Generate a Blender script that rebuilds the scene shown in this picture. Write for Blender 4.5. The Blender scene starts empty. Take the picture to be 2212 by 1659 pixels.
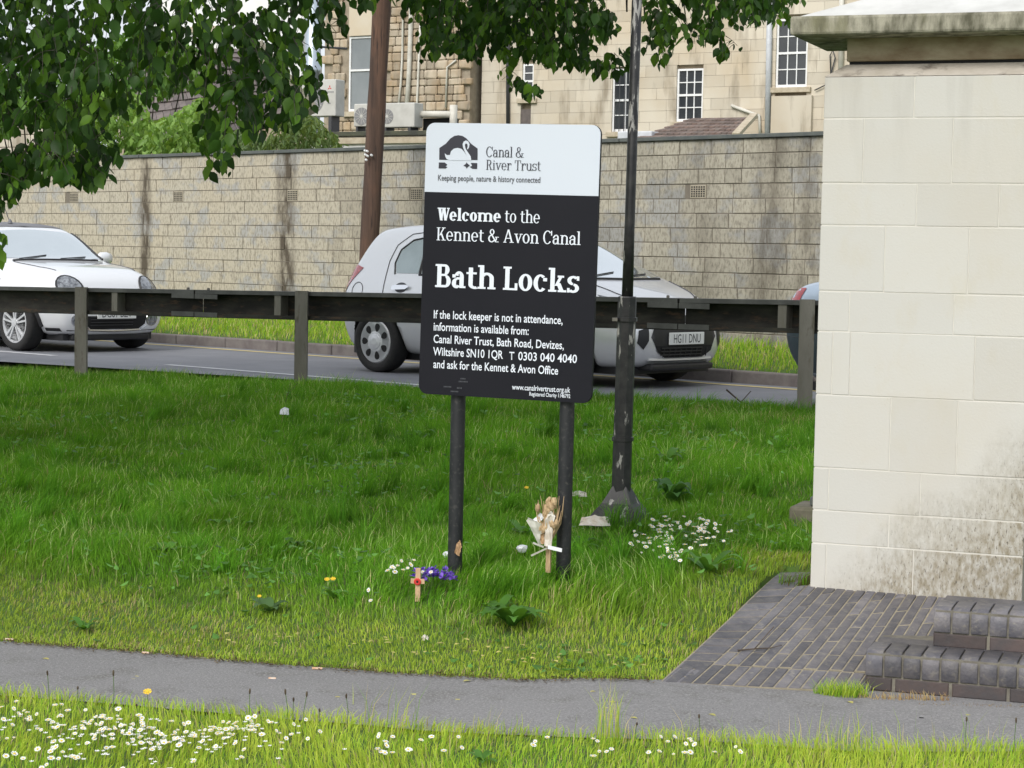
import bpy, bmesh, math, random
import numpy as np
from mathutils import Vector, Matrix, noise
from mathutils.bvhtree import BVHTree
random.seed(7); rng = np.random.default_rng(7)
SC = bpy.context.scene
COL = SC.collection
R = math.radians

# ------------------------------------------------------------------ camera
PITCH, ROLL, CAMZ = R(3.65), R(1.1), 1.65
fw = Vector((0, math.cos(PITCH), -math.sin(PITCH))); u0 = Vector((0, math.sin(PITCH), math.cos(PITCH))); r0 = Vector((1, 0, 0))
cr_ = r0*math.cos(ROLL) + u0*math.sin(ROLL); cu_ = u0*math.cos(ROLL) - r0*math.sin(ROLL)
cam = bpy.data.cameras.new('camera'); cam.lens = 72.0; cam.sensor_width = 36.0; cam.clip_end = 2000
camo = bpy.data.objects.new('camera', cam); COL.objects.link(camo)
camo.matrix_world = Matrix(((cr_.x, cu_.x, -fw.x, 0), (cr_.y, cu_.y, -fw.y, 0), (cr_.z, cu_.z, -fw.z, CAMZ), (0, 0, 0, 1)))
SC.camera = camo

# ------------------------------------------------------------------ sky, sun, exposure
SUN_EL, SUN_AZ = R(40), R(212)      # azimuth clockwise from +Y: behind the camera, a little to the left
w = bpy.data.worlds.new('World'); SC.world = w; w.use_nodes = True
nt = w.node_tree; bg = nt.nodes['Background']
sky = nt.nodes.new('ShaderNodeTexSky'); sky.sky_type = 'NISHITA'; sky.sun_disc = False
sky.sun_elevation = SUN_EL; sky.sun_rotation = SUN_AZ; sky.air_density = 1.0; sky.dust_density = 4.0; sky.ozone_density = 1.0
hs = nt.nodes.new('ShaderNodeHueSaturation'); hs.inputs['Saturation'].default_value = 0.42
nt.links.new(sky.outputs[0], hs.inputs['Color']); veil = nt.nodes.new('ShaderNodeMix'); veil.data_type = 'RGBA'; veil.inputs[0].default_value = .6; veil.inputs[7].default_value = (5.6, 5.9, 6.3, 1)   # even cloud cover
nt.links.new(hs.outputs[0], veil.inputs[6]); nt.links.new(veil.outputs[2], bg.inputs[0])
bg.inputs[1].default_value = 0.13
sl = bpy.data.lights.new('sun', 'SUN'); sl.energy = 1.5; sl.angle = R(22); sl.color = (1.0, 0.97, 0.92)
so = bpy.data.objects.new('sun', sl); COL.objects.link(so)
sdir = Vector((math.sin(SUN_AZ)*math.cos(SUN_EL), math.cos(SUN_AZ)*math.cos(SUN_EL), math.sin(SUN_EL)))
so.rotation_euler = sdir.to_track_quat('Z', 'Y').to_euler(); so.location = sdir*60
SC.view_settings.view_transform = 'Standard'; SC.view_settings.look = 'None'
SC.view_settings.exposure = 0.55; SC.view_settings.gamma = 1.0
SC.render.engine = 'CYCLES'
SC.cycles.max_bounces = 6; SC.cycles.transparent_max_bounces = 6

# ------------------------------------------------------------------ survey helpers (sight lines to real planes)
FPX, CX, CY = 4424.0, 1106.0, 829.5
def ray(x, y):
    d = fw*FPX + cr_*(x-CX) - cu_*(y-CY); return d/d.y
CAM = Vector((0, 0, CAMZ))
def onz(x, y, z):
    d = ray(x, y); return CAM + d*((z-CAMZ)/d.z)
def at(x, y, Y): return CAM + ray(x, y)*Y
def proj(P):
    q = Vector(P)-CAM; k = q.dot(fw); return CX+FPX*q.dot(cr_)/k, CY-FPX*q.dot(cu_)/k

class Frame:                         # upright plane: local x along it, local y away from the viewer, z up
    def __init__(s, o, th): s.o = Vector(o); s.th = R(th); s.t = Vector((math.cos(s.th), -math.sin(s.th), 0)); s.n = Vector((math.sin(s.th), math.cos(s.th), 0))
    def uv(s, x, y, dep=0.0):
        d = ray(x, y); k = (s.o + s.n*dep - CAM).dot(s.n)/d.dot(s.n); p = CAM + d*k - s.o
        return p.dot(s.t), p.z
    def w(s, a, dep, b): return s.o + s.t*a + s.n*dep + Vector((0, 0, b))

# ------------------------------------------------------------------ material helpers
def newmat(name):
    m = bpy.data.materials.new(name); m.use_nodes = True
    b = m.node_tree.nodes['Principled BSDF']; return m, m.node_tree, b
def nd(nt, t, **kw):
    n = nt.nodes.new(t)
    for k, v in kw.items():
        if k in n.inputs: n.inputs[k].default_value = v
        else: setattr(n, k, v)
    return n
def mix(nt, fac, a, b, mode='MIX'):
    m = nt.nodes.new('ShaderNodeMix'); m.data_type = 'RGBA'; m.blend_type = mode
    for sock, v in ((m.inputs[0], fac), (m.inputs[6], a), (m.inputs[7], b)):
        if isinstance(v, bpy.types.NodeSocket): nt.links.new(v, sock)
        elif isinstance(v, (int, float)): sock.default_value = v
        else: sock.default_value = (*v, 1) if len(v) == 3 else v
    return m.outputs[2]
def ramp(nt, src, p0, p1, c0=(0, 0, 0), c1=(1, 1, 1)):
    r = nt.nodes.new('ShaderNodeValToRGB'); e = r.color_ramp.elements
    e[0].position = p0; e[1].position = p1; e[0].color = (*c0, 1); e[1].color = (*c1, 1)
    nt.links.new(src, r.inputs[0]); return r.outputs[0]
def coords(nt, scale=(1, 1, 1), world=True):
    if world: g = nt.nodes.new('ShaderNodeNewGeometry').outputs['Position']
    else: g = nt.nodes.new('ShaderNodeTexCoord').outputs['Object']
    mp = nt.nodes.new('ShaderNodeMapping'); mp.inputs['Scale'].default_value = scale
    nt.links.new(g, mp.inputs[0]); return mp.outputs[0]
def noisefac(nt, scale, detail=5, stretch=(1, 1, 1), world=True, rough=0.6):
    n = nd(nt, 'ShaderNodeTexNoise'); n.inputs['Scale'].default_value = scale; n.inputs['Detail'].default_value = detail; n.inputs['Roughness'].default_value = rough
    nt.links.new(coords(nt, stretch, world), n.inputs['Vector']); return n.outputs['Fac']
def bump(nt, b, fac, strength, dist=0.01):
    bm_ = nd(nt, 'ShaderNodeBump'); bm_.inputs['Strength'].default_value = strength; bm_.inputs['Distance'].default_value = dist
    nt.links.new(fac, bm_.inputs['Height']); nt.links.new(bm_.outputs[0], b.inputs['Normal'])
def mat(name, c, c2=None, rough=0.8, scale=6, metal=0, bstr=0.0, stretch=(1, 1, 1), vary=0.0, spec=0.5, coat=0, lo=.35, hi=.65, world=True, c3=None, s3=30):
    m, t, b = newmat(name)
    b.inputs['Roughness'].default_value = rough; b.inputs['Metallic'].default_value = metal
    b.inputs['Specular IOR Level'].default_value = spec; b.inputs['Coat Weight'].default_value = coat; b.inputs['Coat Roughness'].default_value = 0.06
    if c2 is None and not vary: b.inputs['Base Color'].default_value = (*c, 1); out = None
    else:
        out = None
        if c2 is not None:
            f = noisefac(t, scale, 6, stretch, world); out = mix(t, ramp(t, f, lo, hi), c, c2)
            if c3 is not None: out = mix(t, ramp(t, noisefac(t, s3, 4, stretch, world), .55, .72), out, c3)
        if vary:
            oi = t.nodes.new('ShaderNodeObjectInfo')
            h = nd(t, 'ShaderNodeHueSaturation')
            mr = nd(t, 'ShaderNodeMapRange'); mr.inputs[3].default_value = 1-vary; mr.inputs[4].default_value = 1+vary
            t.links.new(oi.outputs['Random'], mr.inputs[0]); t.links.new(mr.outputs[0], h.inputs['Value'])
            if out is None: h.inputs['Color'].default_value = (*c, 1)
            else: t.links.new(out, h.inputs['Color'])
            out = h.outputs[0]
        t.links.new(out, b.inputs['Base Color'])
    if bstr: bump(t, b, noisefac(t, scale*6, 6, stretch, world), bstr)
    return m

# ------------------------------------------------------------------ mesh helpers
class MB:
    def __init__(s): s.v = []; s.f = []; s.m = []
    def add(s, v, f, m=0):
        k = len(s.v); s.v += [tuple(p) for p in v]; s.f += [tuple(i+k for i in q) for q in f]; s.m += [m]*len(f); return s
    def box(s, x0, x1, y0, y1, z0, z1, m=0, M=None):
        v = [Vector((x, y, z)) for z in (z0, z1) for y in (y0, y1) for x in (x0, x1)]
        if M is not None: v = [M @ p for p in v]
        return s.add(v, [(0, 2, 3, 1), (4, 5, 7, 6), (0, 1, 5, 4), (2, 6, 7, 3), (0, 4, 6, 2), (1, 3, 7, 5)], m)
    def bar(s, a, b, wx, wy, m=0, up=(0, 0, 1)):
        a = Vector(a); b = Vector(b); d = (b-a); L = d.length; d.normalize()
        x = d.cross(Vector(up))
        if x.length < 1e-4: x = Vector((1, 0, 0))
        x.normalize(); y = x.cross(d)
        M = Matrix(((x.x, y.x, d.x, a.x), (x.y, y.y, d.y, a.y), (x.z, y.z, d.z, a.z), (0, 0, 0, 1)))
        return s.box(-wx/2, wx/2, -wy/2, wy/2, 0, L, m, M)
    def tube(s, pts, rad, n=8, m=0, cap=True):
        pts = [Vector(p) for p in pts]; rs = rad if isinstance(rad, (list, tuple)) else [rad]*len(pts)
        k = len(s.v); prev = None
        for i, p in enumerate(pts):
            d = (pts[min(i+1, len(pts)-1)] - pts[max(i-1, 0)]).normalized()
            if prev is None: x = d.orthogonal().normalized()
            else:
                x = prev - d*prev.dot(d); x = x.normalized() if x.length > 1e-6 else d.orthogonal().normalized()
            prev = x; y = d.cross(x)
            for j in range(n):
                a = 2*math.pi*j/n; s.v.append(tuple(p + (x*math.cos(a)+y*math.sin(a))*rs[i]))
        for i in range(len(pts)-1):
            for j in range(n):
                a = k+i*n+j; b = k+i*n+(j+1) % n; s.f.append((a, b, b+n, a+n)); s.m.append(m)
        if cap:
            s.f.append(tuple(k+j for j in range(n))[::-1]); s.m.append(m)
            e = k+(len(pts)-1)*n; s.f.append(tuple(e+j for j in range(n))); s.m.append(m)
        return s
    def lathe(s, prof, n=20, M=None, m=0, phase=0):     # prof: (r, z) about local z
        k = len(s.v)
        for r_, z_ in prof:
            for j in range(n):
                a = 2*math.pi*j/n+phase; p = Vector((r_*math.cos(a), r_*math.sin(a), z_)); s.v.append(tuple(M @ p if M else p))
        for i in range(len(prof)-1):
            for j in range(n):
                a = k+i*n+j; b = k+i*n+(j+1) % n; s.f.append((a, b, b+n, a+n)); s.m.append(m)
        if prof[0][0] > 1e-6: s.f.append(tuple(k+j for j in range(n))[::-1]); s.m.append(m)
        if prof[-1][0] > 1e-6: s.f.append(tuple(k+(len(prof)-1)*n+j for j in range(n))); s.m.append(m)
        return s
    def prism(s, poly, y0, y1, m=0, M=None):            # poly in (x, z), extruded along y
        n = len(poly); v = [Vector((x, y0, z)) for x, z in poly]+[Vector((x, y1, z)) for x, z in poly]
        if M is not None: v = [M @ p for p in v]
        return s.add(v, [tuple(range(n)), tuple(range(2*n-1, n-1, -1))]+[(i, i+n, (i+1) % n+n, (i+1) % n) for i in range(n)], m)
    def mesh(s, name, mats, smooth=False):
        me = bpy.data.meshes.new(name); me.from_pydata(s.v, [], s.f)
        for q in (mats if isinstance(mats, (list, tuple)) else [mats]): me.materials.append(q)
        if any(s.m): me.polygons.foreach_set('material_index', s.m)
        bm_ = bmesh.new(); bm_.from_mesh(me); bmesh.ops.recalc_face_normals(bm_, faces=bm_.faces); bm_.to_mesh(me); bm_.free()
        if smooth: me.polygons.foreach_set('use_smooth', [True]*len(me.polygons))
        return me
    def build(s, name, mats, parent=None, smooth=False, bev=0, loc=None, rz=0, seg=2):
        return link(name, s.mesh(name, mats, smooth), parent, loc, rz, bev, seg)
def link(name, me, parent=None, loc=None, rz=0, bev=0, seg=2, sc=None):
    o = bpy.data.objects.new(name, me); COL.objects.link(o); o.parent = parent
    if loc is not None: o.location = loc
    if rz: o.rotation_euler = (0, 0, rz)
    if sc is not None: o.scale = sc
    if bev:
        md = o.modifiers.new('bevel', 'BEVEL'); md.width = bev; md.segments = seg; md.limit_method = 'ANGLE'; md.angle_limit = R(40)
    return o
def tag(o, label=None, cat=None, group=None, kind=None):
    if label: o['label'] = label
    if cat: o['category'] = cat
    if group: o['group'] = group
    if kind: o['kind'] = kind
    return o
def thing(name, label, cat, loc=(0, 0, 0), rz=0, group=None):
    o = bpy.data.objects.new(name, None); COL.objects.link(o); o.location = loc; o.rotation_euler = (0, 0, rz); o.empty_display_size = .1
    return tag(o, label, cat, group)
def np_mesh(name, V, F, mats, col=None, smooth=False):
    me = bpy.data.meshes.new(name); V = np.asarray(V, dtype=np.float32); F = np.asarray(F, dtype=np.int32); k = F.shape[1]
    me.vertices.add(len(V)); me.vertices.foreach_set('co', V.ravel())
    me.loops.add(F.size); me.loops.foreach_set('vertex_index', F.ravel())
    me.polygons.add(len(F)); me.polygons.foreach_set('loop_start', np.arange(0, F.size, k, dtype=np.int32))
    if smooth: me.polygons.foreach_set('use_smooth', np.ones(len(F), dtype=bool))
    me.update(calc_edges=True)
    for q in (mats if isinstance(mats, (list, tuple)) else [mats]): me.materials.append(q)
    if col is not None:
        a = me.attributes.new('tint', 'FLOAT_COLOR', 'POINT'); c = np.ones((len(V), 4), dtype=np.float32); c[:, :3] = col; a.data.foreach_set('color', c.ravel())
    me.validate(); return me
def pip(x, y, poly):
    c = False; n = len(poly); j = n-1
    for i in range(n):
        xi, yi = poly[i]; xj, yj = poly[j]
        if (yi > y) != (yj > y) and x < (xj-xi)*(y-yi)/(yj-yi)+xi: c = not c
        j = i
    return c
def pip_np(X, Y, poly):
    c = np.zeros(X.shape, bool); n = len(poly); j = n-1
    for i in range(n):
        xi, yi = poly[i]; xj, yj = poly[j]
        with np.errstate(divide='ignore', invalid='ignore'):
            c ^= ((yi > Y) != (yj > Y)) & (X < (xj-xi)*(Y-yi)/((yj-yi) if yj != yi else 1e-9)+xi)
        j = i
    return c
def rnd(a, b): return random.uniform(a, b)
# ================================================================== THE LAY OF THE LAND
TH_ROAD, TH_WALL, TH_BAR, TH_NEAR = 42.0, 44.5, 32.0, 20.5
nr = (math.sin(R(TH_ROAD)), math.cos(R(TH_ROAD))); tr = (math.cos(R(TH_ROAD)), -math.sin(R(TH_ROAD)))
nb = (math.sin(R(TH_BAR)), math.cos(R(TH_BAR))); tb = (math.cos(R(TH_BAR)), -math.sin(R(TH_BAR)))
nw = (math.sin(R(TH_WALL)), math.cos(R(TH_WALL))); tw = (math.cos(R(TH_WALL)), -math.sin(R(TH_WALL)))
BAR0 = (-4.05, 19.3); CB = BAR0[0]*nb[0]+BAR0[1]*nb[1]; SB0 = BAR0[0]*tb[0]+BAR0[1]*tb[1]
ROADZ, C_YEL, C_WHITE, C_KERB, C_WALL, WALLBASE, WALLTOP = .48, 15.40, 12.78, 15.62, 16.9, .74, 2.93
def crest(s): return np.clip(.41+(s-SB0)*.0135, .37, .56)
def sstep(x): x = np.clip(x, 0, 1); return x*x*(3-2*x)
def pz(X): return -.08*sstep((np.asarray(X, float)-.2)/1.3)          # the path dips towards the steps
def onpath(x, y):
    p = onz(x, y, 0)
    for _ in range(12): p = onz(x, y, float(pz(p.x)))
    return (p.x, p.y)
FAR_PX = [(0, 1390), (300, 1413), (600, 1441), (900, 1462), (1150, 1475), (1425, 1474), (1650, 1488), (1868, 1497), (2212, 1524)]
NEAR_PX = [(0, 1497), (300, 1520), (600, 1546), (900, 1572), (1250, 1590), (1600, 1600), (2212, 1617)]
FAR = [onpath(*q) for q in FAR_PX]; NEAR = [onpath(*q) for q in NEAR_PX]
def ext(a, b, k): return (a[0]+(a[0]-b[0])*k, a[1]+(a[1]-b[1])*k)
FAR = [ext(FAR[0], FAR[2], 30), ext(FAR[0], FAR[2], 4)]+FAR+[ext(FAR[-1], FAR[-3], 3), ext(FAR[-1], FAR[-3], 12)]
NEAR = [ext(NEAR[0], NEAR[2], 30), ext(NEAR[0], NEAR[2], 4)]+NEAR+[ext(NEAR[-1], NEAR[-3], 3), ext(NEAR[-1], NEAR[-3], 12)]
PATH = FAR+NEAR[::-1]
FX, FY = np.array([q[0] for q in FAR]), np.array([q[1] for q in FAR])
def qdist(X, Y): return (Y-np.interp(X, FX, FY))*.97
# brick ramp beside the steps: rises from the path to the foot of the pier
RT = Vector((math.cos(R(20)), -math.sin(R(20)), 0)); RN = Vector((math.sin(R(20)), math.cos(R(20)), 0))
RA, RB = [Vector((*onpath(*q), 0)) for q in ((1425, 1472), (1868, 1497))]
for q_ in (RA, RB): q_.z = float(pz(q_.x))+.012
PZB = .19; PB0 = onz(1750, 1267, PZB)
def rampz(x, y):                       # front edge follows the path, back edge is level along the pier
    d = RB-RA; px_, py_ = x-RA.x, y-RA.y; det = d.x*RN.y-d.y*RN.x
    u = (px_*RN.y-py_*RN.x)/det; s = (d.x*py_-d.y*px_)/det
    sp = (PB0.x-x)*RN.x+(PB0.y-y)*RN.y; v = max(-.05, min(1.12, s/max(s+sp, .05))); zf = RA.z+(RB.z-RA.z)*max(-.3, min(1.5, u))
    return zf+(PZB-zf)*v
def onramp(x, y):
    z = 0.
    for _ in range(40): p = onz(x, y, z); z = .5*z+.5*rampz(p.x, p.y)
    return p
PB = onramp(1750, 1267); PAVE = [tuple(onramp(*q))[:2] for q in ((1425, 1472), (1655, 1258), (1700, 1235), (2300, 1262), (2420, 1520), (1868, 1493))]
def vnoise(X, Y, s, seed=0):
    X = X*s+seed*13.7; Y = Y*s+seed*7.3
    return (np.sin(X*1.7+np.sin(Y*1.3+seed))+np.sin(Y*2.1+1.3*np.sin(X*.9))+np.sin((X+Y)*1.1+2*seed)+.6*np.sin(X*4.3-Y*3.1)+.6*np.sin(Y*5.1+X*2.7))/4.2
def gz(X, Y, hard=True):
    X = np.asarray(X, float); Y = np.asarray(Y, float)
    cb = X*nb[0]+Y*nb[1]; s = X*tb[0]+Y*tb[1]; c = X*nr[0]+Y*nr[1]; cw = X*nw[0]+Y*nw[1]
    q = qdist(X, Y); foot = sstep((q-.05)/1.15)
    u = np.clip((cb-7.9)/(CB-.35-7.9), 0, 1); sm = u*u*(3-2*u)
    z = pz(X)*(1-foot)+.205*foot + (crest(s)-.205)*(.5*sm+.5*u) + .022*vnoise(X, Y, 1.3)*np.minimum(1, u*4)*foot
    beyond = np.clip((cb-(CB+.2))/.15, 0, 1); z = z*(1-beyond)+(ROADZ-.05)*beyond
    v = np.clip((c-(C_KERB+.12))/.06, 0, 1)*beyond; t = np.clip((c-C_KERB-.15)/1.6, 0, 1)
    z = z*(1-v)+v*(ROADZ+.11+(WALLBASE-ROADZ-.11)*t)
    if hard:
        z = np.where(pip_np(X, Y, PATH) | pip_np(X, Y, PAVE), np.minimum(z, pz(X))-.02, z)
    return z
def g1(x, y): return float(gz(np.array([x]), np.array([y]))[0])
def gsight(x, y, it=25):                 # where the sight line meets the ground
    z = 0.
    for _ in range(it):
        p = onz(x, y, z); z = .5*z+.5*float(gz(np.array([p.x]), np.array([p.y]), False)[0])
    return onz(x, y, z)

# ------------------------------------------------------------------ materials of the setting
M = {}
M['soil'] = mat('soil', (.075, .11, .022), (.06, .13, .018), 1, 9, bstr=.3, c3=(.13, .11, .05), s3=14)
def tarmat(name, c, dark, light):
    m, t, b = newmat(name); b.inputs['Roughness'].default_value = .9
    base = mix(t, ramp(t, noisefac(t, 1.3, 5), .35, .7), c, tuple(a*1.2 for a in c))
    base = mix(t, ramp(t, noisefac(t, 5, 6), .52, .72), base, dark)
    base = mix(t, ramp(t, noisefac(t, 95, 4), .50, .62), base, light); base = mix(t, ramp(t, noisefac(t, 170, 3, (1.3, 1, 1)), .56, .68), base, tuple(a*.55 for a in c))
    t.links.new(base, b.inputs['Base Color']); bump(t, b, noisefac(t, 150, 4), .5, .01); return m
M['tarmac'] = tarmat('tarmac_path', (.195, .19, .192), (.145, .138, .13), (.30, .295, .29))
M['road'] = mat('road_asphalt', (.16, .165, .185), (.20, .205, .225), .75, 2, bstr=.2, c3=(.25, .25, .27), s3=200)
M['yellow'] = mat('yellow_line', (.62, .50, .20), (.54, .46, .25), .8, 8)
M['white_line'] = mat('white_line', (.62, .63, .64), (.5, .5, .52), .8, 8)
M['kerb'] = mat('kerb_concrete', (.14, .12, .115), (.20, .18, .165), .9, 7, bstr=.3, vary=.1)
M['mortar'] = mat('wall_mortar', (.15, .13, .105), (.19, .165, .13), .95, 12)
M['sand_joint'] = mat('sandy_joint', (.34, .30, .22), (.25, .22, .16), 1, 25, bstr=.3)
M['brick_blue'] = mat('engineering_brick', (.085, .083, .097), (.145, .135, .14), .5, 14, bstr=.35, vary=.32, c3=(.19, .175, .155), s3=34)
M['brick_red'] = mat('engineering_brick_face', (.05, .047, .05), (.085, .06, .055), .6, 7, bstr=.25, vary=.2)
def wallmat():
    m, t, b = newmat('concrete_block'); b.inputs['Roughness'].default_value = .92
    pos = t.nodes.new('ShaderNodeNewGeometry').outputs['Position']
    dt = nd(t, 'ShaderNodeVectorMath', operation='DOT_PRODUCT'); t.links.new(pos, dt.inputs[0]); dt.inputs[1].default_value = (tw[0], tw[1], 0); a = dt.outputs['Value']
    mr = nd(t, 'ShaderNodeMapRange'); t.links.new(a, mr.inputs[0]); mr.inputs[1].default_value = -22; mr.inputs[2].default_value = -14
    base = mix(t, mr.outputs[0], (.40, .355, .27), (.365, .34, .275))
    oi = t.nodes.new('ShaderNodeObjectInfo')
    big = ramp(t, noisefac(t, .9, 4), .35, .7); base = mix(t, big, base, (.385, .355, .285))
    base = mix(t, ramp(t, noisefac(t, 2.2, 3, (1, 1, 1.3)), .52, .6), base, (.315, .31, .29))
    drip = ramp(t, noisefac(t, 42, 6, (1, 1, .42)), .46, .70); base = mix(t, drip, base, (.19, .17, .135))
    # damp runs below the coping joints
    sep = nd(t, 'ShaderNodeSeparateXYZ'); t.links.new(pos, sep.inputs[0])
    wob = noisefac(t, 3.0, 5, (1, 1, .6))
    for px_, wd, st in ((315, .17, 1.15), (618, .24, 1.15), (1665, .30, .6), (1520, .25, .3), (930, .2, .5), (1750, .2, .5)):
        d = ray(px_, 420); k = C_WALL/(d.x*nw[0]+d.y*nw[1]); a0 = d.x*k*tw[0]+d.y*k*tw[1]
        s1 = nd(t, 'ShaderNodeMath', operation='SUBTRACT'); t.links.new(a, s1.inputs[0]); s1.inputs[1].default_value = a0
        w1 = nd(t, 'ShaderNodeMath', operation='MULTIPLY_ADD'); t.links.new(wob, w1.inputs[0]); w1.inputs[1].default_value = .30; w1.inputs[2].default_value = -.15
        ad = nd(t, 'ShaderNodeMath', operation='ADD'); t.links.new(s1.outputs[0], ad.inputs[0]); t.links.new(w1.outputs[0], ad.inputs[1])
        ab = nd(t, 'ShaderNodeMath', operation='ABSOLUTE'); t.links.new(ad.outputs[0], ab.inputs[0])
        m2 = nd(t, 'ShaderNodeMapRange'); t.links.new(ab.outputs[0], m2.inputs[0]); m2.inputs[1].default_value = wd; m2.inputs[2].default_value = wd*.25; m2.inputs[3].default_value = 0; m2.inputs[4].default_value = 1.0*st
        sp = nd(t, 'ShaderNodeMath', operation='MULTIPLY'); t.links.new(m2.outputs[0], sp.inputs[0]); t.links.new(ramp(t, noisefac(t, 9, 6, (1, 1, .35)), .3, .6), sp.inputs[1])
        base = mix(t, sp.outputs[0], base, (.075, .06, .042))
    h = nd(t, 'ShaderNodeHueSaturation'); v = nd(t, 'ShaderNodeMapRange'); v.inputs[3].default_value = .86; v.inputs[4].default_value = 1.13
    t.links.new(oi.outputs['Random'], v.inputs[0]); t.links.new(v.outputs[0], h.inputs['Value']); t.links.new(base, h.inputs['Color'])
    t.links.new(h.outputs[0], b.inputs['Base Color']); bump(t, b, noisefac(t, 60, 6), .35, .01); return m
M['block'] = wallmat()
M['coping'] = mat('wall_coping', (.075, .085, .085), (.11, .12, .11), .8, 6)
M['vent'] = mat('vent_clay', (.36, .32, .25), (.3, .27, .2), .9, 10)
M['dark'] = mat('dark_hollow', (.012, .012, .012), rough=.9)
def piermat():
    m, t, b = newmat('pier_stone'); b.inputs['Roughness'].default_value = .88
    pos = t.nodes.new('ShaderNodeNewGeometry').outputs['Position']
    base = mix(t, ramp(t, noisefac(t, 1.7, 4), .4, .68), (.545, .533, .50), (.54, .515, .465))
    base = mix(t, ramp(t, noisefac(t, 7, 6, (1, 1, .5)), .55, .8), base, (.53, .50, .43))
    base = mix(t, ramp(t, noisefac(t, 70, 3), .70, .80), base, (.46, .42, .34))
    sep = nd(t, 'ShaderNodeSeparateXYZ'); t.links.new(pos, sep.inputs[0])
    # splash-back staining low on the pier, worst near its right-hand corner
    m1 = nd(t, 'ShaderNodeMapRange'); t.links.new(sep.outputs['X'], m1.inputs[0]); m1.inputs[1].default_value = 1.35; m1.inputs[2].default_value = 2.2; m1.inputs[3].default_value = .18; m1.inputs[4].default_value = .98
    nz = noisefac(t, 3.2, 5); ma = nd(t, 'ShaderNodeMath', operation='MULTIPLY_ADD'); t.links.new(nz, ma.inputs[0]); ma.inputs[1].default_value = .5; ma.inputs[2].default_value = -.25
    lim = nd(t, 'ShaderNodeMath', operation='ADD'); t.links.new(m1.outputs[0], lim.inputs[0]); t.links.new(ma.outputs[0], lim.inputs[1])
    df = nd(t, 'ShaderNodeMath', operation='SUBTRACT'); t.links.new(lim.outputs[0], df.inputs[0]); t.links.new(sep.outputs['Z'], df.inputs[1])
    mk = nd(t, 'ShaderNodeMapRange'); t.links.new(df.outputs[0], mk.inputs[0]); mk.inputs[1].default_value = -.03; mk.inputs[2].default_value = .42
    sp = nd(t, 'ShaderNodeMath', operation='MULTIPLY'); t.links.new(mk.outputs[0], sp.inputs[0]); t.links.new(ramp(t, noisefac(t, 55, 6, (1, 1, .45)), .25, .66), sp.inputs[1])
    base = mix(t, sp.outputs[0], base, (.25, .215, .15))
    s2 = nd(t, 'ShaderNodeMath', operation='MULTIPLY'); t.links.new(mk.outputs[0], s2.inputs[0]); t.links.new(ramp(t, noisefac(t, 130, 4, (1, 1, .4)), .57, .70), s2.inputs[1])
    base = mix(t, s2.outputs[0], base, (.10, .085, .065))
    # grey runs from the weathering
    m3 = nd(t, 'ShaderNodeMapRange'); t.links.new(sep.outputs['Z'], m3.inputs[0]); m3.inputs[1].default_value = 1.9; m3.inputs[2].default_value = 2.55
    s3 = nd(t, 'ShaderNodeMath', operation='MULTIPLY'); t.links.new(m3.outputs[0], s3.inputs[0]); t.links.new(ramp(t, noisefac(t, 9, 5, (1, 1, .12)), .5, .75), s3.inputs[1])
    base = mix(t, s3.outputs[0], base, (.44, .42, .38))
    oi = t.nodes.new('ShaderNodeObjectInfo'); h = nd(t, 'ShaderNodeHueSaturation'); v = nd(t, 'ShaderNodeMapRange'); v.inputs[3].default_value = .96; v.inputs[4].default_value = 1.03
    t.links.new(oi.outputs['Random'], v.inputs[0]); t.links.new(v.outputs[0], h.inputs['Value']); t.links.new(base, h.inputs['Color'])
    t.links.new(h.outputs[0], b.inputs['Base Color']); bump(t, b, noisefac(t, 90, 6), .18, .006); return m
M['pier'] = piermat()
M['pier_mortar'] = mat('pale_mortar', (.63, .61, .56), (.57, .545, .49), .95, 14)
M['frieze'] = mat('frieze_stone', (.40, .335, .24), (.19, .125, .07), .9, 4, stretch=(1, 1, 2.2), lo=.42, hi=.7, bstr=.1)  # brown combines real staining with shade under the cap, put into the colour
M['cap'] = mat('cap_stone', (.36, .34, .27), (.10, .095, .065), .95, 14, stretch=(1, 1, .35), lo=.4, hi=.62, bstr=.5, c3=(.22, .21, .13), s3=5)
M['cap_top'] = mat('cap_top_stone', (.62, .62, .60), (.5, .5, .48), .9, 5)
M['galv'] = mat('weathered_galvanised', (.155, .145, .12), (.22, .205, .18), .7, 9, metal=.2, stretch=(1, 1, .3), bstr=.15, c3=(.10, .085, .06), s3=18)
M['beam'] = mat('grimy_shaded_steel', (.016, .015, .013), (.048, .046, .036), .8, 5, metal=.2, stretch=(.6, .6, 2), lo=.4, hi=.7, c3=(.085, .05, .03), s3=11, bstr=.2)  # near-black base paints the hollow section's shade in with real grime and rust
M['beam_top'] = mat('beam_flange_steel', (.075, .075, .073), (.12, .12, .115), .6, 6, metal=.3)

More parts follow.
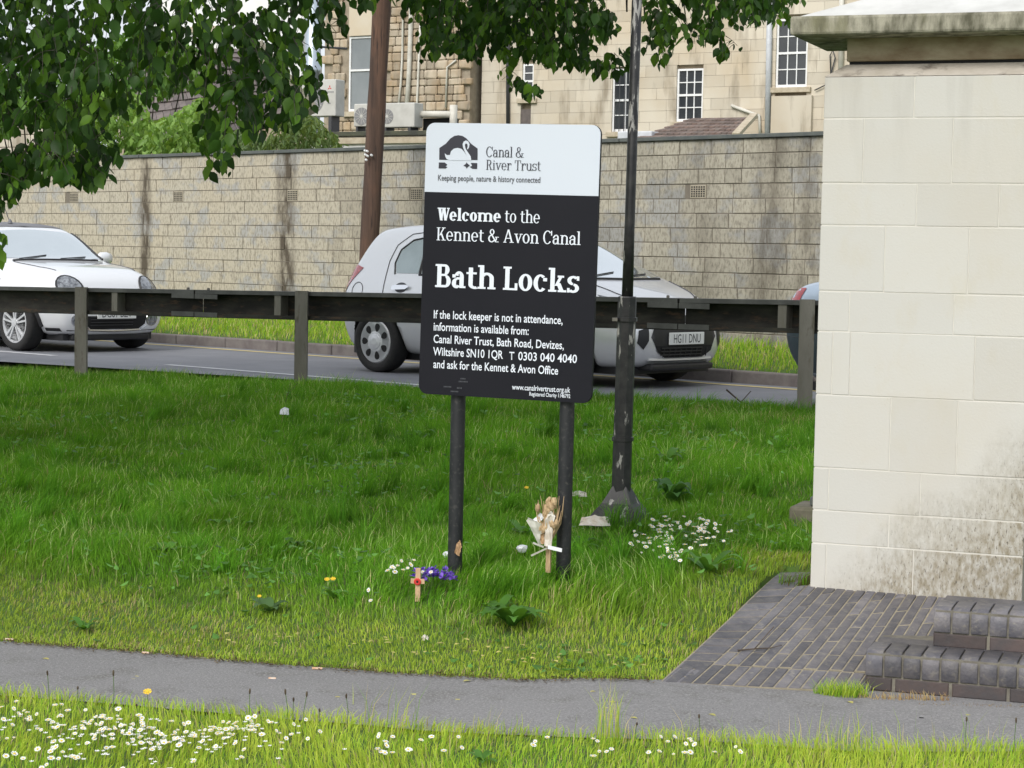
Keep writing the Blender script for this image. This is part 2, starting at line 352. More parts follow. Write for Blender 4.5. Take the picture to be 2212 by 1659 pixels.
# ------------------------------------------------------------------ ground sheet
def axis(lo, a, b, hi, step):
    left = a-np.cumsum(np.geomspace(step, 60, 22)); right = b+np.cumsum(np.geomspace(step, 60, 22))
    return np.concatenate([left[::-1], np.arange(a, b, step), right])
gx = axis(-200, -9, 7, 200, .11); gy = axis(-50, 4.5, 30, 250, .11)
GX, GY = np.meshgrid(gx, gy); GZ = gz(GX, GY)
nx, ny = len(gx), len(gy); idx = np.arange(nx*ny).reshape(ny, nx)
F = np.stack([idx[:-1, :-1], idx[:-1, 1:], idx[1:, 1:], idx[1:, :-1]], -1).reshape(-1, 4)
tag(link('ground', np_mesh('ground', np.stack([GX, GY, GZ], -1).reshape(-1, 3), F, M['soil'], smooth=True)), 'green grassy ground of bank and lawn', None, None, 'structure')
def sheet(name, poly, z, m, label):
    me = bpy.data.meshes.new(name); me.from_pydata([(x, y, z(x, y) if callable(z) else z) for x, y in poly], [], [tuple(range(len(poly)))]); me.materials.append(m)
    bm_ = bmesh.new(); bm_.from_mesh(me); bmesh.ops.triangulate(bm_, faces=bm_.faces); bmesh.ops.recalc_face_normals(bm_, faces=bm_.faces)
    if bm_.faces[0].normal.z < 0: bmesh.ops.reverse_faces(bm_, faces=bm_.faces)
    bm_.to_mesh(me); bm_.free()
    o = link(name, me); return tag(o, label, None, None, 'structure')
def wob(poly, amp=.015):
    out = []
    for i in range(len(poly)):
        a = Vector(poly[i]); b = Vector(poly[(i+1) % len(poly)]); L = (b-a).length; n = max(1, int(min(L, 6)/.15))
        for k in range(n):
            p = a.lerp(b, k/n); d = amp*noise.noise((p.x*4, p.y*4, 3)) if L < 6 else 0; out.append((p.x, p.y+d*1.6))
    return out
xs_p = np.concatenate([np.linspace(-40, -4, 20), np.arange(-3.9, 3.9, .1), np.linspace(4, 14, 12)])
NX_, NY_ = [q[0] for q in NEAR], [q[1] for q in NEAR]; Vp = []
for x in xs_p:
    yf, yn = np.interp(x, FX, FY)+.02*noise.noise((x*3, 1, 0))+.012*noise.noise((x*11, 2, 0)), np.interp(x, NX_, NY_)+.02*noise.noise((x*3, 5, 0))
    yn -= .05; yf += .04; Vp += [(x, yn+(yf-yn)*k/6, .004+float(pz(x))+.008*math.sin(math.pi*k/6)) for k in range(7)]
Fp = [(i*7+k, (i+1)*7+k, (i+1)*7+k+1, i*7+k+1) for i in range(len(xs_p)-1) for k in range(6)]
tag(link('path', np_mesh('path', Vp, Fp, M['tarmac'], smooth=True)), 'grey tarmac towpath crossing the foreground', None, None, 'structure')
def rp(c, s): return (nr[0]*c+tr[0]*s, nr[1]*c+tr[1]*s)
def bp(c, s): return (nb[0]*c+tb[0]*s, nb[1]*c+tb[1]*s)
# road: between the barrier and the far kerb
def isect(cb, c):
    A = np.array([[nb[0], nb[1]], [nr[0], nr[1]]]); return tuple(np.linalg.solve(A, [cb, c]))
pi_ = isect(CB+.32, C_KERB)
sheet('road', [pi_, rp(C_KERB, -90), (-90, 90-0.), bp(CB+.32, -60)], ROADZ, M['road'], 'grey asphalt road carrying the cars')
b = MB(); s0 = -70
ky = MB()
def strip(mb, c, wd, s_a, s_b, z):
    p = [rp(c-wd/2, s_a), rp(c-wd/2, s_b), rp(c+wd/2, s_b), rp(c+wd/2, s_a)]
    mb.add([(x, y, z) for x, y in p], [(0, 1, 2, 3)])
yl = MB(); strip(yl, C_YEL-.1, .115, -60, pi_[0]*tr[0]+pi_[1]*tr[1]-1.5, ROADZ+.004)
tag(yl.build('road_marking', M['yellow']), 'yellow line painted along the far edge of the road', None, None, 'structure')
def s_at(x, y): p = onz(x, y, ROADZ); return p.x*tr[0]+p.y*tr[1]
for a_, b_ in ((s_at(311, 790), s_at(1010, 838)), (s_at(-560, 730), s_at(42, 771)), (s_at(1210, 852), s_at(1420, 866))):
    wl = MB(); strip(wl, C_WHITE, .10, a_, b_, ROADZ+.004)
    tag(wl.build('road_marking', M['white_line']), 'white dash painted along the middle of the road', None, None, 'structure')
send = pi_[0]*tr[0]+pi_[1]*tr[1]
kerb = thing('kerb', 'row of dark concrete kerbstones along the grass verge', 'kerb', (0, 0, 0), -R(TH_ROAD)); del kerb['category']; kerb['kind'] = 'structure'
kme = MB().box(0, .905, 0, .125, -.2, .115).mesh('kerbstone', M['kerb'])
sx = -36.0
while sx < send-.9:
    link('kerbstone', kme, kerb, (sx, C_KERB+rnd(-.004, .004), ROADZ+rnd(-.004, .004)), 0, .015); sx += .915

# ------------------------------------------------------------------ boundary wall of concrete blocks
def wpt(px_, py_):
    d = ray(px_, py_); k = C_WALL/(d.x*nw[0]+d.y*nw[1]); return d.x*k*tw[0]+d.y*k*tw[1], CAMZ+d.z*k
wall = thing('boundary_wall', 'long buff concrete block wall behind the cars with damp streaks', 'wall', (nw[0]*C_WALL, nw[1]*C_WALL, 0), -R(TH_WALL))
A0, A1 = -36.0, -3.5
MB().box(A0, A1, .006, .21, .3, WALLTOP-.045).build('mortar_core', M['mortar'], wall)
cop = A0
while cop < A1:
    MB().box(cop, min(cop+2.99, A1), -.035, .25, WALLTOP-.042, WALLTOP).build('coping_slab', M['coping'], wall, bev=.006); cop += 3.0
unit = MB().box(0, 1, 0, 1, 0, 1)
bme = {}
def blockmesh(L, H, D, m, key, ch=.006):
    k = (key, round(L, 3), round(H, 3))
    if k not in bme:
        o = MB().box(0, L, 0, D, 0, H); me = o.mesh(key, m); bm_ = bmesh.new(); bm_.from_mesh(me)
        bmesh.ops.bevel(bm_, geom=[e for e in bm_.edges if all(v.co.y < D*.5 for v in e.verts)], offset=ch, segments=1, affect='EDGES'); bm_.to_mesh(me); bm_.free(); bme[k] = me
    return bme[k]
CH = .1555; vents = {}
vent_row = 10
ncourse = 14
for vx, vy in ((160, 418), (385, 413), (632, 410), (900, 405), (1508, 400)):
    a, z = wpt(vx, vy); vents[a] = z
blocks = []
ztop = WALLTOP-.044
vrow = int(round((ztop-np.mean(list(vents.values())))/CH-.5))
for r_ in range(ncourse):
    z1 = ztop-r_*CH; a = A0+rnd(0, .3)-.3
    while a < A1:
        L = random.choice([.43, .43, .43, .36, .36, .29, .22]); L = round(L, 2)
        hit = [va for va in vents if r_ == vrow and a-.10 < va < a+L+.12]
        if hit:
            va = hit[0]; L = max(.1, va-.115-a)
            if L > .12: blocks.append((a, z1-CH, round(L, 2)))
            a = va+.115; continue
        blocks.append((a, z1-CH, L)); a += L
def vis(a, z):
    p = Vector((nw[0]*C_WALL+tw[0]*a, nw[1]*C_WALL+tw[1]*a, z)); x, y = proj(p); return -30 < x < 1785
bv = sorted([q for q in blocks if vis(q[0]+.2, q[1])], key=lambda q: -q[0])
rest = MB()
chosen = set(id(q) for q in bv[:298])
for q in blocks:
    a, z, L = q; dep = rnd(-.006, .004)
    if id(q) in chosen:
        link('block', blockmesh(L-.009, CH-.009, .05, M['block'], 'block', .004), wall, (a+.0045, dep, z+.0045))
    else:
        rest.box(a+.0045, a+L-.0045, dep, .05, z+.0045, z+CH-.0045)
ro = rest.build('block_rows', M['block'], wall); ro['kind'] = 'stuff'
for va, vz in vents.items():
    z0 = ztop-(vrow+1)*CH
    v = MB().box(va-.108, va+.108, .0, .05, z0+.006, z0+CH-.006); vo = v.build('vent_brick', M['vent'], wall, bev=.004)
    h = MB()
    for i in range(6):
        for j in range(5):
            h.box(va-.092+i*.033, va-.092+i*.033+.019, -.0025, .002, z0+.022+j*.024, z0+.022+j*.024+.015)
    h.build('vent_holes', M['dark'], vo)

# ------------------------------------------------------------------ crash barrier
bar = thing('crash_barrier', 'grimy steel crash barrier on posts between the grass bank and road', 'barrier', (BAR0[0], BAR0[1], 0), -R(TH_BAR))
SP = 2.457
def bz(x): return .41+.0135*x
def ctop(x): return .49+.0125*x+.755
for i in range(-3, 6):
    x = i*SP+(.15 if i == 1 else 0); z0 = bz(x)-.25; z1 = ctop(x)+.012
    p = MB(); M4 = Matrix.Translation((x, 0, 0)) @ Matrix.Rotation(R(28), 4, 'Z')
    poly = [(-.055, -.028), (-.055, .032), (-.047, .032), (-.047, -.02), (.047, -.02), (.047, .03), (.055, .03), (.055, -.028)]
    n = len(poly); v = [M4 @ Vector((a, b_-.075, z)) for z in (z0, z1) for a, b_ in poly]
    p.add(v, [tuple(range(n))[::-1], tuple(range(n, 2*n))]+[(k, (k+1) % n, (k+1) % n+n, k+n) for k in range(n)])
    p.build('post', M['galv'], bar)
def cprof(x0, x1, o=0, zt=0, zb=0, full=True):
    # open box section seen from behind: web on the road side, flanges and lips towards us
    pr = [(-.028, -.034), (-.03, -.002), (-.028, 0), (.092, 0), (.095, -.004), (.095, -.241), (.092, -.245), (-.028, -.245), (-.03, -.243), (-.028, -.208), (-.024, -.208), (-.024, -.239), (.088, -.239), (.088, -.006), (-.024, -.006), (-.024, -.034)]
    n = len(pr); v = [(x, y, ctop(x)+z) for x in (x0, x1) for y, z in pr]
    return v, [(k, (k+1) % n, (k+1) % n+n, k+n) for k in range(n)]+[tuple(range(n))[::-1], tuple(range(n, 2*n))]
joints = []
bf = Frame((BAR0[0], BAR0[1], 0), TH_BAR)
ja = [bf.uv(425, 640)[0], bf.uv(1470, 640)[0]]
cuts = [-SP*3+.2, ja[0], ja[1], ja[1]+(ja[1]-ja[0])]
for i in range(3):
    b = MB(); b.add(*cprof(cuts[i]+.004, cuts[i+1]-.004)); bo = b.build('beam', [M['beam']], bar)
    t = MB()
    x0, x1 = cuts[i]+.01, cuts[i+1]-.01
    t.add([(x, y, ctop(x)+z) for x in (x0, x1) for y, z in ((-.033, .003), (.097, .003), (.097, -.001), (-.033, -.032))], [(0, 1, 5, 4), (1, 2, 6, 5), (0, 4, 7, 3), (2, 3, 7, 6), (0, 3, 2, 1), (4, 5, 6, 7)])
    t.build('beam_flange', M['beam_top'], bo)
for jx in ja:
    for zt in (-.045, -.208):
        s = MB(); s.box(jx-.27, jx-.005, -.031, -.036, ctop(jx)+zt-.03, ctop(jx)+zt+.012); s.box(jx+.005, jx+.27, -.031, -.036, ctop(jx)+zt-.03, ctop(jx)+zt+.012)
        so_ = s.build('splice_plate', M['beam_top'], bar)
    for dx in (-.12, .12):
        MB().lathe([(.014, 0), (.014, .018), (.008, .022)], 6, Matrix.Translation((jx+dx, .02, ctop(jx)+.001))).build('bolt', M['galv'], bar)
for px_ in (251, 603, 1693):
    a = bf.uv(px_, 660)[0]
    MB().box(a-.035, a+.035, -.024, .085, ctop(a)-.238, ctop(a)-.035).build('bracket', M['galv'], bar)

# ------------------------------------------------------------------ stone pier at the right
PF = Frame(PB, 20.9)
pier = thing('gate_pier', 'tall pale ashlar pier with an overhanging weathered cap slab', 'pier', PF.o, -PF.th)
PW = PF.uv(2207, 1301)[0]
ys = [166, 256, 395, 486, 628, 715, 851, 1009, 1100, 1172, 1268]
xs = [[1975], [1865, 2057], [1980, 2158], [1911, 2092], [1835, 2060], [1798, 1836, 2105], [1923, 2067], [1790, 1988], [1920], [1784, 1972]]
zs = [PF.uv(1785-(y-166)*.031, y)[1] for y in ys]; zs[-1] = -.32
ZT = zs[0]
PD, OV = .55, .09
MB().box(.005, PW-.005, .0022, PD, -.34, ZT-.003).build('mortar_core', M['pier_mortar'], pier)
for i in range(len(ys)-1):
    zt, zb = zs[i], zs[i+1]; ym = (ys[i]+ys[i+1])/2
    cuts = [0]
    for x in xs[i]:
        yy = ym
        for _ in range(3): a = PF.uv(x, yy)[0]
        cuts.append(a)
    cuts.append(PW)
    for k in range(len(cuts)-1):
        a0, a1 = cuts[k], cuts[k+1]
        g0 = 0 if k == 0 else .0017; g1_ = 0 if k == len(cuts)-2 else .0017
        d0 = rnd(-.001, .001)
        MB().box(a0+g0, a1-g1_, d0, .13, zb+.0016, zt-.0016).build('stone', M['pier'], pier, bev=.0015 if 0 < k < len(cuts)-2 else .004)
FB = PF.uv(1830, 140, .1)[1]; FT = PF.uv(1828, 77, .1)[1]; fa = PF.uv(1829, 110, .1)[0]
wv = MB(); wv.add([(0, 0, ZT), (PW, 0, ZT), (PW, PD, ZT), (0, PD, ZT), (fa, .1, FB), (PW-fa, .1, FB), (PW-fa, PD-.1, FB), (fa, PD-.1, FB)], [(0, 1, 5, 4), (1, 2, 6, 5), (2, 3, 7, 6), (3, 0, 4, 7), (4, 5, 6, 7), (0, 3, 2, 1)])
M['weathering'] = mat('weathering_stone', (.50, .46, .40), (.40, .36, .30), .95, 8, bstr=.3, c3=(.12, .10, .08), s3=9)
wv.build('weathering_course', M['weathering'], pier)
MB().box(fa+.012, PW-fa-.012, .112, PD-.112, FB, FB+.03).build('frieze_joint', M['dark'], pier)
MB().box(fa, PW-fa, .1, PD-.1, FB+.014, FT).build('frieze', M['frieze'], pier, bev=.006)
SB = PF.uv(1703, 76, -OV)[1]; ST = PF.uv(1703, 35, -OV)[1]; sa = PF.uv(1706, 55, -OV)[0]
MB().box(sa, PW-sa, -OV, PD+OV, SB, ST).build('cap_slab', M['cap'], pier, bev=.012)
ct = MB(); i_ = .03
ct.add([(sa+i_, -OV+i_, ST), (PW-sa-i_, -OV+i_, ST), (PW-sa-i_, PD+OV-i_, ST), (sa+i_, PD+OV-i_, ST), (sa+.35, PD/2-.03, ST+.13), (PW-sa-.35, PD/2-.03, ST+.13), (PW-sa-.35, PD/2+.03, ST+.13), (sa+.35, PD/2+.03, ST+.13)], [(0, 1, 5, 4), (1, 2, 6, 5), (2, 3, 7, 6), (3, 0, 4, 7), (4, 5, 6, 7), (0, 3, 2, 1)])
ct.build('cap_top', M['cap_top'], pier)
# low stone at the pier's far side
lf = gsight(1712, 1128); zz = .12
ls = thing('kerb_stone_block', 'low mossy stone block beside the left foot of the pier', 'stone', (lf.x, lf.y, lf.z+.02), -PF.th)
M['moss_stone'] = mat('mossy_stone', (.2, .18, .14), (.12, .115, .075), .95, 9, bstr=.4)
MB().box(0, .5, -.1, .2, -.1, .075).build('slab', M['moss_stone'], ls, bev=.02)
MB().box(.10, .5, -.06, .16, .077, .125).build('step_slab', M['coping'], ls, bev=.008)

# ------------------------------------------------------------------ brick paving and steps
SF = Frame(onz(1868, 1492, -.08), 19.0)
pav = thing('brick_paving', 'dark blue brick paving at the foot of the pier', None, (0, 0, 0), 0); pav['kind'] = 'structure'
PZ = .03
up = onz(2015, 1398, .077)-SF.o; ux, uy = up.dot(SF.t), up.dot(SF.n)
pt_ = Vector((math.cos(R(20)), -math.sin(R(20)))); pn_ = Vector((math.sin(R(20)), math.cos(R(20))))
def clip(poly, p, q):        # keep the right-hand side of p->q
    out = []; n = len(poly)
    def sd(v): return (q[0]-p[0])*(v[1]-p[1])-(q[1]-p[1])*(v[0]-p[0])
    for i in range(n):
        a = poly[i]; b = poly[(i+1) % n]; sa_, sb_ = sd(a), sd(b)
        if sa_ <= 0: out.append(a)
        if (sa_ < 0 < sb_) or (sb_ < 0 < sa_):
            t_ = sa_/(sa_-sb_); out.append((a[0]+(b[0]-a[0])*t_, a[1]+(b[1]-a[1])*t_))
    return out
me = bpy.data.meshes.new('joint_bed'); mbp = MB()
def stw(a, b): q = SF.o+SF.t*a+SF.n*b; return (q.x, q.y)
pw_ = PF.w(1.2, .05, 0)
BED = PAVE[:3]+[(pw_.x, pw_.y), stw(ux+1.9, uy+.3), stw(ux+.01, uy+.3), stw(ux+.01, uy+.005), stw(.012, uy+.005), stw(.012, .02)]
npv = len(BED); mbp.add([(x, y, rampz(x, y)-.006) for x, y in BED]+[(x, y, -.2) for x, y in BED], [tuple(range(npv))]+[(i, (i+1) % npv, (i+1) % npv+npv, i+npv) for i in range(npv)])
JB = MB()
F0, F1 = onramp(1425, 1472), onramp(1868, 1494)
def front_line(x): return F0.y+(x-F0.x)*(F1.y-F0.y)/(F1.x-F0.x)
LE0, LE1 = PAVE[0], PAVE[1]
fr0 = onramp((1250+860*.565)*.8848, (1500+215*.565)*.8848).xy; base_n = fr0.dot(pn_)+.006
def cropz(x, y): return onramp((1580+x*.2803)*.8848, (1400+y*.2803)*.8848)
LO = cropz(570, 790); LW_ = (cropz(1890, 862)-LO)/11.8; LL_ = cropz(790, 590)-LO      # brick module on the ramp: across, along
LO, LW_, LL_ = LO.xy, LW_.xy, LL_.xy
def z_in(c):
    lc = Vector((c[0], c[1], 0))-Vector((SF.o.x, SF.o.y, 0)); return lc.dot(SF.t) > .03 and lc.dot(SF.n) > 0 and (lc.dot(SF.n) < uy+.02 or lc.dot(SF.t) > ux+.02)
JW, JL = .15, .045
def lay(i0, i1, j0, j1):
    W = [tuple(LO+LW_*i+LL_*j) for i, j in ((i0+JW/2, j0+JL/2), (i1-JW/2, j0+JL/2), (i1-JW/2, j1-JL/2), (i0+JW/2, j1-JL/2))]
    W = clip(W, (LE0[0]+.008, LE0[1]), (LE1[0]+.008, LE1[1]))
    if len(W) >= 3: W = clip(W, (4, front_line(4)+.006), (-2, front_line(-2)+.006))
    if len(W) < 3: return
    mx = sum(p[0] for p in W)/len(W); my = sum(p[1] for p in W)/len(W)
    pa_ = PF.w(-1, .012, 0); pb_2 = PF.w(2, .012, 0)
    if (Vector((mx, my, 0))-Vector((PF.o.x, PF.o.y, 0))).dot(PF.t) > -.03: W = clip(W, (pa_.x, pa_.y), (pb_2.x, pb_2.y))
    if len(W) < 3: return
    ar = abs(sum(W[k][0]*W[(k+1) % len(W)][1]-W[(k+1) % len(W)][0]*W[k][1] for k in range(len(W))))/2
    if ar < .0006: return
    cx_, cy_ = sum(p[0] for p in W)/len(W), sum(p[1] for p in W)/len(W)
    if z_in((cx_, cy_)): return
    cell = [tuple(LO+LW_*i+LL_*j) for i, j in ((i0, j0), (i1, j0), (i1, j1), (i0, j1))]
    cell = clip(cell, LE0, LE1); cell = clip(cell, (4, front_line(4)+.003), (-2, front_line(-2)+.003)) if len(cell) > 2 else cell
    pl = Vector((cx_, cy_, 0))-Vector((PF.o.x, PF.o.y, 0))
    if (pl.dot(PF.n) > .02 and pl.dot(PF.t) > 0) or pl.dot(PF.n) > .2 or cx_ > 2.7: return
    if len(cell) > 2: JB.add([(x, y, rampz(x, y)-.0035) for x, y in cell]+[(x, y, rampz(x, y)-.08) for x, y in cell], [tuple(range(len(cell)))]+[(k, k+len(cell), (k+1) % len(cell)+len(cell), (k+1) % len(cell)) for k in range(len(cell))])
    n = len(W); z = rampz(cx_, cy_)+rnd(-.0008, .0012); mb = MB()
    mb.add([(x-cx_, y-cy_, rampz(x, y)-rampz(cx_, cy_)) for x, y in W]+[(x-cx_, y-cy_, rampz(x, y)-rampz(cx_, cy_)-.03) for x, y in W], [tuple(range(n)), tuple(range(2*n-1, n-1, -1))]+[(k, k+n, (k+1) % n+n, (k+1) % n) for k in range(n)])
    mb.build('brick', M['brick_blue'], pav, loc=(cx_, cy_, z), bev=.002, seg=1)
IB = 2.9       # the header course along the grass edge takes about three modules
for k in range(-4, 14): lay(-IB*1.05, 0, k/3+.12, (k+1)/3+.12)           # edging bricks laid across
for i in range(-7, 24): lay(i, i+1, -1.05, 0)                             # front course
for i in range(0, 24):
    for j in range(0, 9):
        j0 = j+(.5 if i % 2 else 0)-.45; lay(i, i+1, max(0, j0), j0+1)
jb_ = JB.build('joint_bed', M['sand_joint'], pav); jb_['kind'] = 'stuff'
steps = thing('brick_steps', 'two dark brick steps with rounded bullnose edges beside the pier', 'steps', SF.o, -SF.th)
bn = [(0, 0), (.0, .045)]+[(.045-.045*math.cos(a), .055+.045*math.sin(a)) for a in np.linspace(.12, math.pi/2, 7)]+[(.215, .10), (.215, 0)]
bn_m = {}
def bullnose(wd):
    if wd not in bn_m:
        mb = MB(); n = len(bn); v = [(x, y, z) for x in (0, wd) for y, z in bn]
        mb.add(v, [tuple(range(n)), tuple(range(2*n-1, n-1, -1))]+[(k, k+n, (k+1) % n+n, (k+1) % n) for k in range(n)]); me = mb.mesh('bullnose_brick', M['brick_blue'])
        me.polygons.foreach_set('use_smooth', [len(p.vertices) == 4 for p in me.polygons]); bn_m[wd] = me
    return bn_m[wd]
M['step_mortar'] = mat('step_mortar', (.20, .185, .15), (.12, .11, .09), .95, 20)
for sx0, sy0, sz0, length in ((0, 0, 0, 2.4), (ux, uy, .157, 2.1)):
    MB().box(sx0+.006, sx0+length, sy0+.008, sy0+(uy+.3 if sz0 == 0 else .3), sz0-.1, sz0+.153).build('mortar_core', M['step_mortar'], steps)
    x = sx0
    k = 0
    while x < sx0+length-.1:
        link('bullnose_brick', bullnose(.067), steps, (x, sy0+rnd(-.002, .002), sz0+.064+rnd(-.001, .001)), 0, .0022, 1); x += .075; k += 1
    x = sx0-.0
    k = 0
    while x < sx0+length-.2:
        L = .108 if k == 0 and sz0 == 0 else .215
        link('brick', blockmesh(L, .057, .09, M['brick_red'], 'brick'), steps, (x, sy0+.003+rnd(-.001, .001), sz0+.002)); x += L+.01; k += 1
    MB().box(sx0+.01, sx0+length, sy0+.22, sy0+.34, sz0+.12, sz0+.1625).build('tread', M['brick_blue'], steps)
# ================================================================== BUILDINGS BEYOND THE WALL
def streaked(name, c, c2, c3, sc=1.2, vary=.06):
    m, t, b = newmat(name); b.inputs['Roughness'].default_value = .92
    base = mix(t, ramp(t, noisefac(t, sc*.6, 4), .38, .66), c, c2)
    base = mix(t, ramp(t, noisefac(t, sc*.35, 3, (1, 1, .5)), .5, .6), base, tuple(a*1.08 for a in c))
    base = mix(t, ramp(t, noisefac(t, sc*2.6, 6, (1, 1, .22)), .52, .74), base, c3)
    oi = t.nodes.new('ShaderNodeObjectInfo'); h = nd(t, 'ShaderNodeHueSaturation'); v = nd(t, 'ShaderNodeMapRange'); v.inputs[3].default_value = 1-vary; v.inputs[4].default_value = 1+vary
    t.links.new(oi.outputs['Random'], v.inputs[0]); t.links.new(v.outputs[0], h.inputs['Value']); t.links.new(base, h.inputs['Color'])
    t.links.new(h.outputs[0], b.inputs['Base Color']); bump(t, b, noisefac(t, 25, 5), .25, .01); return m
M['ashlar'] = streaked('bath_ashlar', (.53, .48, .395), (.49, .41, .30), (.27, .225, .165), .9, .09)
M['ashlar_joint'] = mat('ashlar_joint', (.36, .30, .215), (.28, .23, .165), .95, 3)
M['rubble'] = streaked('rubble_stone', (.40, .34, .26), (.36, .265, .165), (.20, .17, .13), 2.5, .2)
M['rubble_joint'] = mat('rubble_mortar', (.34, .29, .22), (.24, .2, .15), .95, 5)
M['render'] = mat('white_render', (.78, .78, .77), (.7, .7, .69), .9, 2)
M['white_paint'] = mat('white_window_paint', (.78, .79, .80), (.7, .7, .7), .5, 6)
M['glass'] = mat('window_glass', (.022, .026, .032), (.05, .055, .06), .06, .8, spec=.6)
M['glass_pale'] = mat('window_glass_blind', (.23, .25, .26), (.16, .18, .19), .15, .5, spec=.6)
M['pipe_grey'] = mat('grey_downpipe', (.55, .57, .6), (.45, .47, .5), .5, 6)
M['pipe_white'] = mat('cream_pipe', (.62, .6, .54), (.5, .48, .42), .6, 5)
M['pipe_black'] = mat('black_downpipe', (.05, .05, .055), rough=.5)
M['steel_flue'] = mat('steel_flue', (.55, .62, .66), (.45, .5, .55), .3, 2, metal=.85)
M['slate'] = mat('roof_slate', (.105, .09, .085), (.15, .125, .115), .85, 6, vary=.25, bstr=.3)
M['tile_red'] = mat('clay_tile', (.17, .115, .095), (.15, .125, .11), .9, 6, vary=.25)
M['felt'] = mat('flat_roof_felt', (.05, .052, .045), (.09, .095, .06), .9, 5, bstr=.2)
M['sill'] = mat('sill_stone', (.5, .44, .34), (.38, .32, .23), .9, 8)
TH_H = 30.0; CH_ = 52.0
nh = Vector((math.sin(R(TH_H)), math.cos(R(TH_H)), 0))
d_ = ray(1040, 300); k_ = CH_/d_.dot(nh); ho = CAM+d_*k_; HF = Frame((ho.x, ho.y, 0), TH_H)
def rect(fr, x0, y0, x1, y1, dep=0):
    a0, zt = fr.uv(x0, (y0+y1)/2, dep)[0], fr.uv((x0+x1)/2, y0, dep)[1]
    a1, zb = fr.uv(x1, (y0+y1)/2, dep)[0], fr.uv((x0+x1)/2, y1, dep)[1]
    return a0, a1, zb, zt
def sash(parent, a0, a1, z0, z1, cols, rows, y=.10, bars=False, glass='glass', split=.5, sill=True):
    f = MB(); t_ = .055
    f.box(a0, a0+t_, y-.05, y+.03, z0, z1); f.box(a1-t_, a1, y-.05, y+.03, z0, z1); f.box(a0+t_, a1-t_, y-.05, y+.03, z1-t_, z1); f.box(a0+t_, a1-t_, y-.05, y+.03, z0, z0+t_*1.3)
    zm = z0+(z1-z0)*split
    f.box(a0+t_, a1-t_, y-.052, y+.02, zm-.03, zm+.03)
    wo = f.build('window', M['white_paint'], parent)
    g = MB(); gb = .014
    secs = [(z0+t_*1.3, zm-.03, rows[1]), (zm+.03, z1-t_, rows[0])]
    for zb, zt, nrow in secs:
        for i in range(1, cols): x = a0+t_+(a1-a0-2*t_)*i/cols; g.box(x-gb, x+gb, y-.042, y, zb, zt)
        for j in range(1, nrow): z = zb+(zt-zb)*j/nrow; g.box(a0+t_, a1-t_, y-.040, y-.002, z-gb, z+gb)
        for i in range(cols):
            for j in range(nrow):
                xa = a0+t_+(a1-a0-2*t_)*i/cols+gb; xb = a0+t_+(a1-a0-2*t_)*(i+1)/cols-gb; za = zb+(zt-zb)*j/nrow+gb; zc = zb+(zt-zb)*(j+1)/nrow-gb
                MB().box(xa-.004, xb+.004, y-.012, y-.006, za-.004, zc+.004).build('pane', M[glass], wo)
    if g.v: g.build('glazing_bars', M['white_paint'], wo)
    if sill: MB().box(a0-.14, a1+.14, -.09, y, z0-.15, z0-.01).build('sill', M['sill'], wo, bev=.01)
    if bars:
        for i in range(5):
            x = a0+(a1-a0)*(i+.7)/5.4; MB().tube([(x, -.03, z0-.05), (x, -.03, z1)], .012, 6).build('security_bar', M['pipe_black'], wo)
    return wo
# ---- ashlar house
house = thing('stone_house', 'pale ashlar stone house with white sash windows beyond the block wall', 'house', HF.o, -HF.th)
hx0 = HF.uv(1040, 200)[0]; hx1 = HF.uv(1985, 200)[0]
ztop_h = HF.uv(1500, -70)[1]; zb_h = HF.uv(1500, 312)[1]
wins = [rect(HF, 1322, 148, 1377, 284), rect(HF, 1461, 148, 1518, 262), rect(HF, 1676, 40, 1744, 188), rect(HF, 1128, 138, 1152, 212), rect(HF, 1124, 236, 1146, 300)]
MB().box(hx0, hx1, .14, 8, .3, ztop_h).build('wall', M['ashlar_joint'], house)
MB().box(hx0, hx1, .0, .14, .3, zb_h).build('wall_base', M['ashlar'], house)
course = .315; z = zb_h; row = 0
while z < ztop_h-.05:
    h_ = min(course, ztop_h-z); a = hx0-(.35 if row % 2 else 0)
    while a < hx1:
        L = rnd(.62, .95); x0, x1 = max(a, hx0), min(a+L, hx1); a += L
        if x1-x0 < .08: continue
        segs = [(x0, x1)]
        for wa0, wa1, wz0, wz1 in wins:
            if z+h_ > wz0+.02 and z < wz1-.02:
                ns = []
                for s0_, s1_ in segs:
                    if s1_ <= wa0 or s0_ >= wa1: ns.append((s0_, s1_)); continue
                    if s0_ < wa0: ns.append((s0_, wa0))
                    if s1_ > wa1: ns.append((wa1, s1_))
                segs = ns
        for s0_, s1_ in segs:
            if s1_-s0_ < .03: continue
            MB().box(s0_+.003, s1_-.003, rnd(0, .005), .14, z+.003, z+h_-.003).build('stone', M['ashlar'], house)
    z += course; row += 1
sash(house, *[wins[0][i] for i in (0, 1, 2, 3)], 2, (2, 2), bars=True)
sash(house, *wins[1], 3, (2, 2)); sash(house, *wins[2], 3, (2, 2)); sash(house, *wins[3], 1, (2, 2)); 
MB().box(wins[4][0], wins[4][1], .03, .1, wins[4][2], wins[4][3]).build('door_panel', M['slate'], house)
def pipe(parent, pts, fr, r_, m, name='downpipe', dep=-.06):
    P = []
    for x, y in pts: a, z = fr.uv(x, y, dep); P.append((a, dep, z))
    MB().tube(P, r_, 8).build(name, m, parent, smooth=True)
pipe(house, [(1097, -60), (1097, 300)], HF, .055, M['pipe_black'])
pipe(house, [(1664, -60), (1658, 290)], HF, .085, M['pipe_grey'])
pipe(house, [(1580, 228), (1640, 250), (1642, 290)], HF, .045, M['pipe_white'])
pipe(house, [(1819, -60), (1816, 175)], HF, .075, M['pipe_white'])
